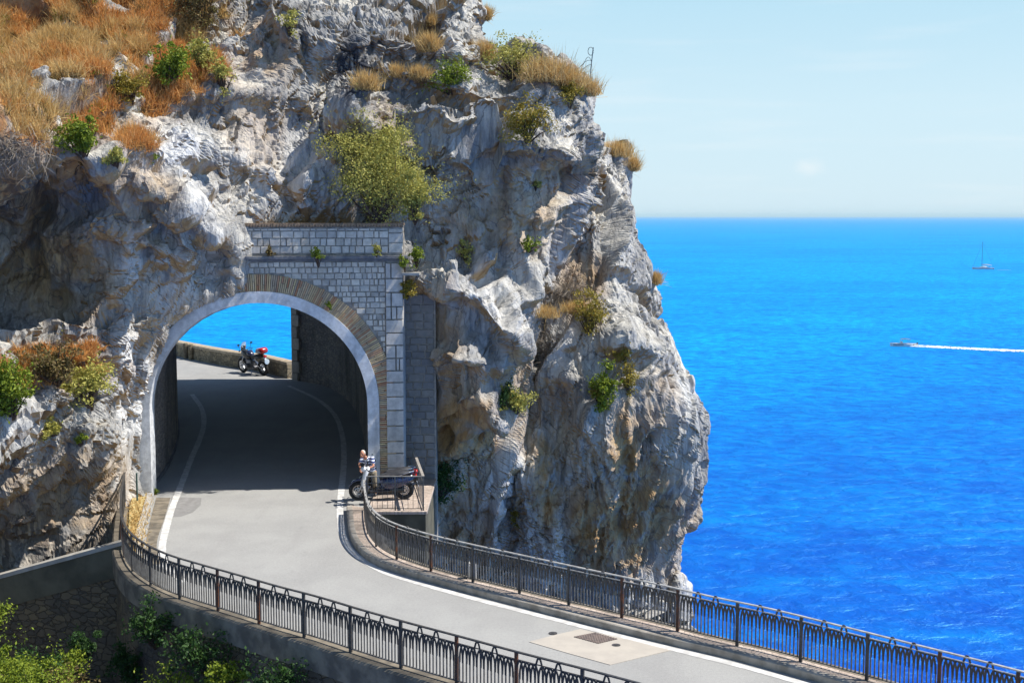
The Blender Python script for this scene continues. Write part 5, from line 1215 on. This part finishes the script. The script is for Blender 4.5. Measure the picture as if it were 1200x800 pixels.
# ------------------------------------------------------------------ boats
def hull(L, B, H, sheer=.25, n=14):
    secs = []; vs = []; fs = []; K = 9
    for i in range(n):
        t = i / (n - 1); x = -L / 2 + L * t; b = B / 2 * (1 - max(0, (t - .45) / .55) ** 2.2) * (.86 + .14 * min(1, t * 4)); h = H * (1 + sheer * t * t)
        for k in range(K):
            a = math.pi * k / (K - 1); y = -b * math.cos(a); z = h - h * (math.sin(a) ** .6) * (1.15 if 0 < k < K - 1 else 1) * (1 - .25 * max(0, t - .7)); vs.append((x + .06 * L * max(0, t - .8) * (z / h), y, z - H * .35))
    for i in range(n - 1):
        for k in range(K - 1): fs.append((i * K + k, i * K + k + 1, (i + 1) * K + k + 1, (i + 1) * K + k))
    fs.append(tuple(range(K))); fs.append(tuple((n - 1) * K + k for k in range(K)))
    dk = MB(); ds = []; df = []
    for i in range(n): ds += [vs[i * K], vs[i * K + K - 1]]
    for i in range(n - 1): df.append((2 * i, 2 * i + 1, 2 * i + 3, 2 * i + 2))
    ds = [(x, y * .97, z - .03 * H) for x, y, z in ds]
    return MB().add(vs, fs), dk.add(ds, df)
HULLW = simple('hull_white', (.72, .73, .74), (.6, .62, .64), .35, .6, .5, 0, 0, True); DECKM = simple('deck_tan', (.45, .38, .30), (.55, .5, .44), .7, 1, .3, 0, 0, True)
def sea_at(px_, py_): x, y, z = ray(px_, py_); t = (-40 - CZ) / z; return Vector((x * t, y * t, -40))
p = sea_at(1059, 405.5); mbt = empty('motorboat', p); tag(mbt, 'small white motorboat with sun canopy heading left with a long foaming wake', 'motorboat'); mbt.rotation_euler = (0, 0, math.pi - .03); mbt.scale = (1.25,) * 3 
h, dk = hull(8.2, 2.7, 1.15); h.build('hull', HULLW, mbt, smooth=True); dk.build('deck', DECKM, mbt)
m = MB(); m.torus((0, 0, 0), .1, .05); m = MB(); m.box((0, -1.24, .62), (7.0, .10, .22)); m.box((0, 1.24, .62), (7.0, .1, .22)); m.build('rub_rail', NAVY, mbt)
m = MB()
for x in (-1.6, .6):
    for y in (-.95, .95): m.tube([(x, y, .6), (x + .1, y, 2.15)], .035, 6)
m.build('canopy_frame', CHR, mbt); m = MB(); m.loft([((-1.9, 0, 2.12), 1.05, .05), ((-.5, 0, 2.25), 1.1, .07), ((.95, 0, 2.12), 1.05, .05)], 12, 5); m.build('canopy', NAVY, mbt)
m = MB(); m.box((.7, 0, 1.0), (.7, .9, .9), None, .8); m.build('console', HULLW, mbt, bevel=.05); m = MB(); m.box((1.05, 0, 1.55), (.05, .9, .4), Matrix.Rotation(-.4, 3, 'Y')); m.build('windscreen', GLS, mbt)
m = MB(); m.box((-4.1, 0, .75), (.5, .45, .75), None, .8); m.box((-4.25, 0, .1), (.2, .15, .7)); m.build('outboard_motor', BLK, mbt, bevel=.05)
m = MB(); m.box((-2.6, 0, .55), (.7, 1.9, .45)); m.build('bench', WHT, mbt, bevel=.05)
FOAM = simple('foam', (.80, .84, .86), (.60, .72, .80), .9, .35, .1, 0, .2)
p2 = sea_at(1235, 413); dv = (p2 - p); Lw = dv.length; dv.normalize(); nv = Vector((-dv.y, dv.x, 0)); m = MB(); N_ = 170; K_ = 11; vs = []; fs = []
for i in range(N_):
    t = i / (N_ - 1); wd = .7 + 3.6 * t ** .6 * (.75 + .5 * random.random()); mp = p + dv * (t * Lw + 2.2) + nv * (.7 * math.sin(t * 9) * t)
    for k in range(K_):
        s_ = (k / (K_ - 1) - .5) * 2; jj = (random.random() - .5); vs.append((mp + nv * (s_ * wd * (1 + .45 * jj)) + dv * jj * .8 + Vector((0, 0, .10 + (.55 - .35 * t) * max(0, 1 - abs(s_)) * (.5 + random.random()))))[:])
for i in range(N_ - 1):
    for k in range(K_ - 1):
        if random.random() < .97 - .25 * (abs(k - 4.5) / 4.5) * (i / N_): fs.append((i * K_ + k, i * K_ + k + 1, (i + 1) * K_ + k + 1, (i + 1) * K_ + k))
tag(m.add(vs, fs).build('wake_foam', FOAM), 'long white foam wake trailing behind the motorboat', None, None, 'stuff')
p = sea_at(1152, 315.5); sb = empty('sailing_yacht', p); tag(sb, 'white sailing yacht with lowered sails far out near the horizon', 'sailing boat'); sb.rotation_euler = (0, 0, math.pi - .15); sb.scale = (1.28,) * 3
h, dk = hull(15, 4.1, 1.7); h.build('hull', simple('yacht_hull', (.55, .58, .66), (.45, .48, .56), .35, .5, .5, 0, 0, True), sb, smooth=True); dk.build('deck', DECKM, sb)
m = MB(); m.loft([((-3.5, 0, 1.5), 1.2, .35), ((-.5, 0, 1.75), 1.3, .55), ((2.2, 0, 1.5), .7, .25)], 12, 4); m.build('cabin', HULLW, sb, smooth=True)
m = MB(); m.tube([(1.0, 0, 1.2), (.9, 0, 20)], [.11, .07], 8)
for z, q in ((8, 1.0), (13.5, .8)): m.bar((.95, -q, z), (.95, q, z), .06)
m.build('mast', BLK, sb)
m = MB(); m.tube([(1.0, 0, 3.1), (-5.2, 0, 3.0)], .09, 8); m.build('boom', CHR, sb); m = MB(); m.tube([(.8, 0, 3.35), (-2, 0, 3.45), (-5.0, 0, 3.25)], [.22, .28, .14], 10); m.build('furled_sail', WHT, sb, smooth=True)
m = MB(); m.tube([(7.3, 0, 1.6), (.9, 0, 19.6)], .05, 5); m.tube([(-7.2, 0, 1.4), (.9, 0, 19.9)], .035, 5)
for y in (-1.8, 1.8): m.tube([(.6, y, 1.4), (.95, y * .5, 13.5), (.9, 0, 19.5)], .03, 5)
m.build('rigging', BLK, sb); m = MB(); m.loft([((-5.9, 0, 3.1), 1.5, .06), ((-3.4, 0, 3.2), 1.5, .08)], 12, 5)
for x in (-5.6, -3.7):
    for y in (-1.3, 1.3): m.tube([(x, y, 1.3), (x, y, 3.1)], .04, 5)
m.build('bimini', WHT, sb)
m = MB(); q = sea_at(1170, 316.5)
for k in range(12): m.box(q + Vector((k * .9 + random.random(), random.random() * 2, .08)), (1.0 + random.random(), .5 + random.random() * .6, .12))
tag(m.build('wake_foam', FOAM), 'short foam streak behind the sailing yacht', None, None, 'stuff')


# ------------------------------------------------------------------ haze over the sea
HZ = 70000.0
hz = MB().box((0, 0, 15), (2 * HZ, 2 * HZ, 112)); hm = bpy.data.materials.new('haze_air'); hm.use_nodes = True; hm.node_tree.nodes.clear()
ho = hm.node_tree.nodes.new('ShaderNodeOutputMaterial'); hv = hm.node_tree.nodes.new('ShaderNodeVolumePrincipled'); hv.inputs['Color'].default_value = (.70, .93, 1, 1); hv.inputs['Density'].default_value = .000035
hm.node_tree.links.new(hv.outputs[0], ho.inputs['Volume']); tag(hz.build('haze', hm), 'thin pale sea haze softening the horizon', None, None, 'stuff')
# ------------------------------------------------------------------ light
w = bpy.data.worlds.new('World'); scene.world = w; w.use_nodes = True; nt = w.node_tree; bg = nt.nodes['Background']
sk = nt.nodes.new('ShaderNodeTexSky'); sk.sky_type = 'NISHITA'; sk.sun_disc = False
SUN = Vector((.60, -.005, .86)).normalized()
el = math.asin(SUN.z); az = math.atan2(SUN.x, SUN.y)
sk.sun_elevation = el; sk.sun_rotation = az; sk.air_density = 1.0; sk.dust_density = .15; sk.ozone_density = 3.0; sk.altitude = 0
# sea haze low in the sky: pale and even instead of the model's yellow band
tc = nt.nodes.new('ShaderNodeTexCoord'); sx_ = nt.nodes.new('ShaderNodeSeparateXYZ'); nt.links.new(tc.outputs['Generated'], sx_.inputs[0])
cr_ = nt.nodes.new('ShaderNodeValToRGB'); nt.links.new(sx_.outputs[2], cr_.inputs[0]); e_ = cr_.color_ramp.elements
e_[0].position = 0; e_[0].color = (.465, .59, .665, 1); e_[1].position = .17; e_[1].color = (.355, .545, .65, 1); e2_ = e_.new(.08); e2_.color = (.45, .595, .67, 1)
# a few faint streaks and one small puff of cloud low over the sea
def wn(t, **k):
    x = nt.nodes.new(t)
    for a, v in k.items(): setattr(x, a, v)
    return x
mp_ = wn('ShaderNodeMapping'); mp_.inputs['Scale'].default_value = (5, 5, 60); nt.links.new(tc.outputs['Generated'], mp_.inputs[0])
nz_s = wn('ShaderNodeTexNoise'); nt.links.new(mp_.outputs[0], nz_s.inputs['Vector']); nz_s.inputs['Scale'].default_value = 1.3; nz_s.inputs['Detail'].default_value = 6
st_ = wn('ShaderNodeMapRange', interpolation_type='SMOOTHSTEP'); nt.links.new(nz_s.outputs['Fac'], st_.inputs[0]); st_.inputs[1].default_value = .5; st_.inputs[2].default_value = .8; st_.inputs[4].default_value = .3
cd = Vector(ray(948, 196)).normalized(); sb_ = wn('ShaderNodeVectorMath', operation='SUBTRACT'); nt.links.new(tc.outputs['Generated'], sb_.inputs[0]); sb_.inputs[1].default_value = cd
ml_ = wn('ShaderNodeVectorMath', operation='MULTIPLY'); nt.links.new(sb_.outputs[0], ml_.inputs[0]); ml_.inputs[1].default_value = (65, 65, 130)
ln_ = wn('ShaderNodeVectorMath', operation='LENGTH'); nt.links.new(ml_.outputs[0], ln_.inputs[0])
nz_p = wn('ShaderNodeTexNoise'); nt.links.new(tc.outputs['Generated'], nz_p.inputs['Vector']); nz_p.inputs['Scale'].default_value = 130; nz_p.inputs['Detail'].default_value = 5
ad_ = wn('ShaderNodeMath', operation='ADD'); nt.links.new(ln_.outputs['Value'], ad_.inputs[0]); nt.links.new(nz_p.outputs['Fac'], ad_.inputs[1])
pf_ = wn('ShaderNodeMapRange', interpolation_type='SMOOTHSTEP'); nt.links.new(ad_.outputs[0], pf_.inputs[0]); pf_.inputs[1].default_value = 1.6; pf_.inputs[2].default_value = .5; pf_.inputs[3].default_value = 0; pf_.inputs[4].default_value = .6
mxf = wn('ShaderNodeMath', operation='MAXIMUM'); nt.links.new(st_.outputs[0], mxf.inputs[0]); nt.links.new(pf_.outputs[0], mxf.inputs[1])
cm_ = wn('ShaderNodeMix', data_type='RGBA'); nt.links.new(mxf.outputs[0], cm_.inputs[0]); nt.links.new(cr_.outputs[0], cm_.inputs[6]); cm_.inputs[7].default_value = (.60, .655, .69, 1)
scl = nt.nodes.new('ShaderNodeVectorMath'); scl.operation = 'SCALE'; scl.inputs['Scale'].default_value = 1 / .10; nt.links.new(cm_.outputs[2], scl.inputs[0])
mr = nt.nodes.new('ShaderNodeMapRange'); mr.interpolation_type = 'SMOOTHSTEP'; nt.links.new(sx_.outputs[2], mr.inputs[0]); mr.inputs[1].default_value = .15; mr.inputs[2].default_value = .32; mr.inputs[3].default_value = .92; mr.inputs[4].default_value = 0
tint = nt.nodes.new('ShaderNodeMix'); tint.data_type = 'RGBA'; nt.links.new(mr.outputs[0], tint.inputs[0])
nt.links.new(sk.outputs[0], tint.inputs[6]); nt.links.new(scl.outputs[0], tint.inputs[7]); nt.links.new(tint.outputs[2], bg.inputs[0]); bg.inputs[1].default_value = .10
sl = bpy.data.lights.new('sun', 'SUN'); sl.energy = 4.9; sl.angle = R(.5); sl.color = (1, .955, .88)
so = bpy.data.objects.new('sun', sl); col.objects.link(so); so.rotation_euler = (-SUN).to_track_quat('-Z', 'Y').to_euler()
so.location = (20, 0, 40)
vs_ = scene.view_settings; vs_.view_transform = 'Standard'; vs_.look = 'None'; vs_.gamma = 1; vs_.exposure = .53; vs_.use_curve_mapping = False
scene.cycles.max_bounces = 6; scene.cycles.diffuse_bounces = 2; scene.cycles.use_denoising = True
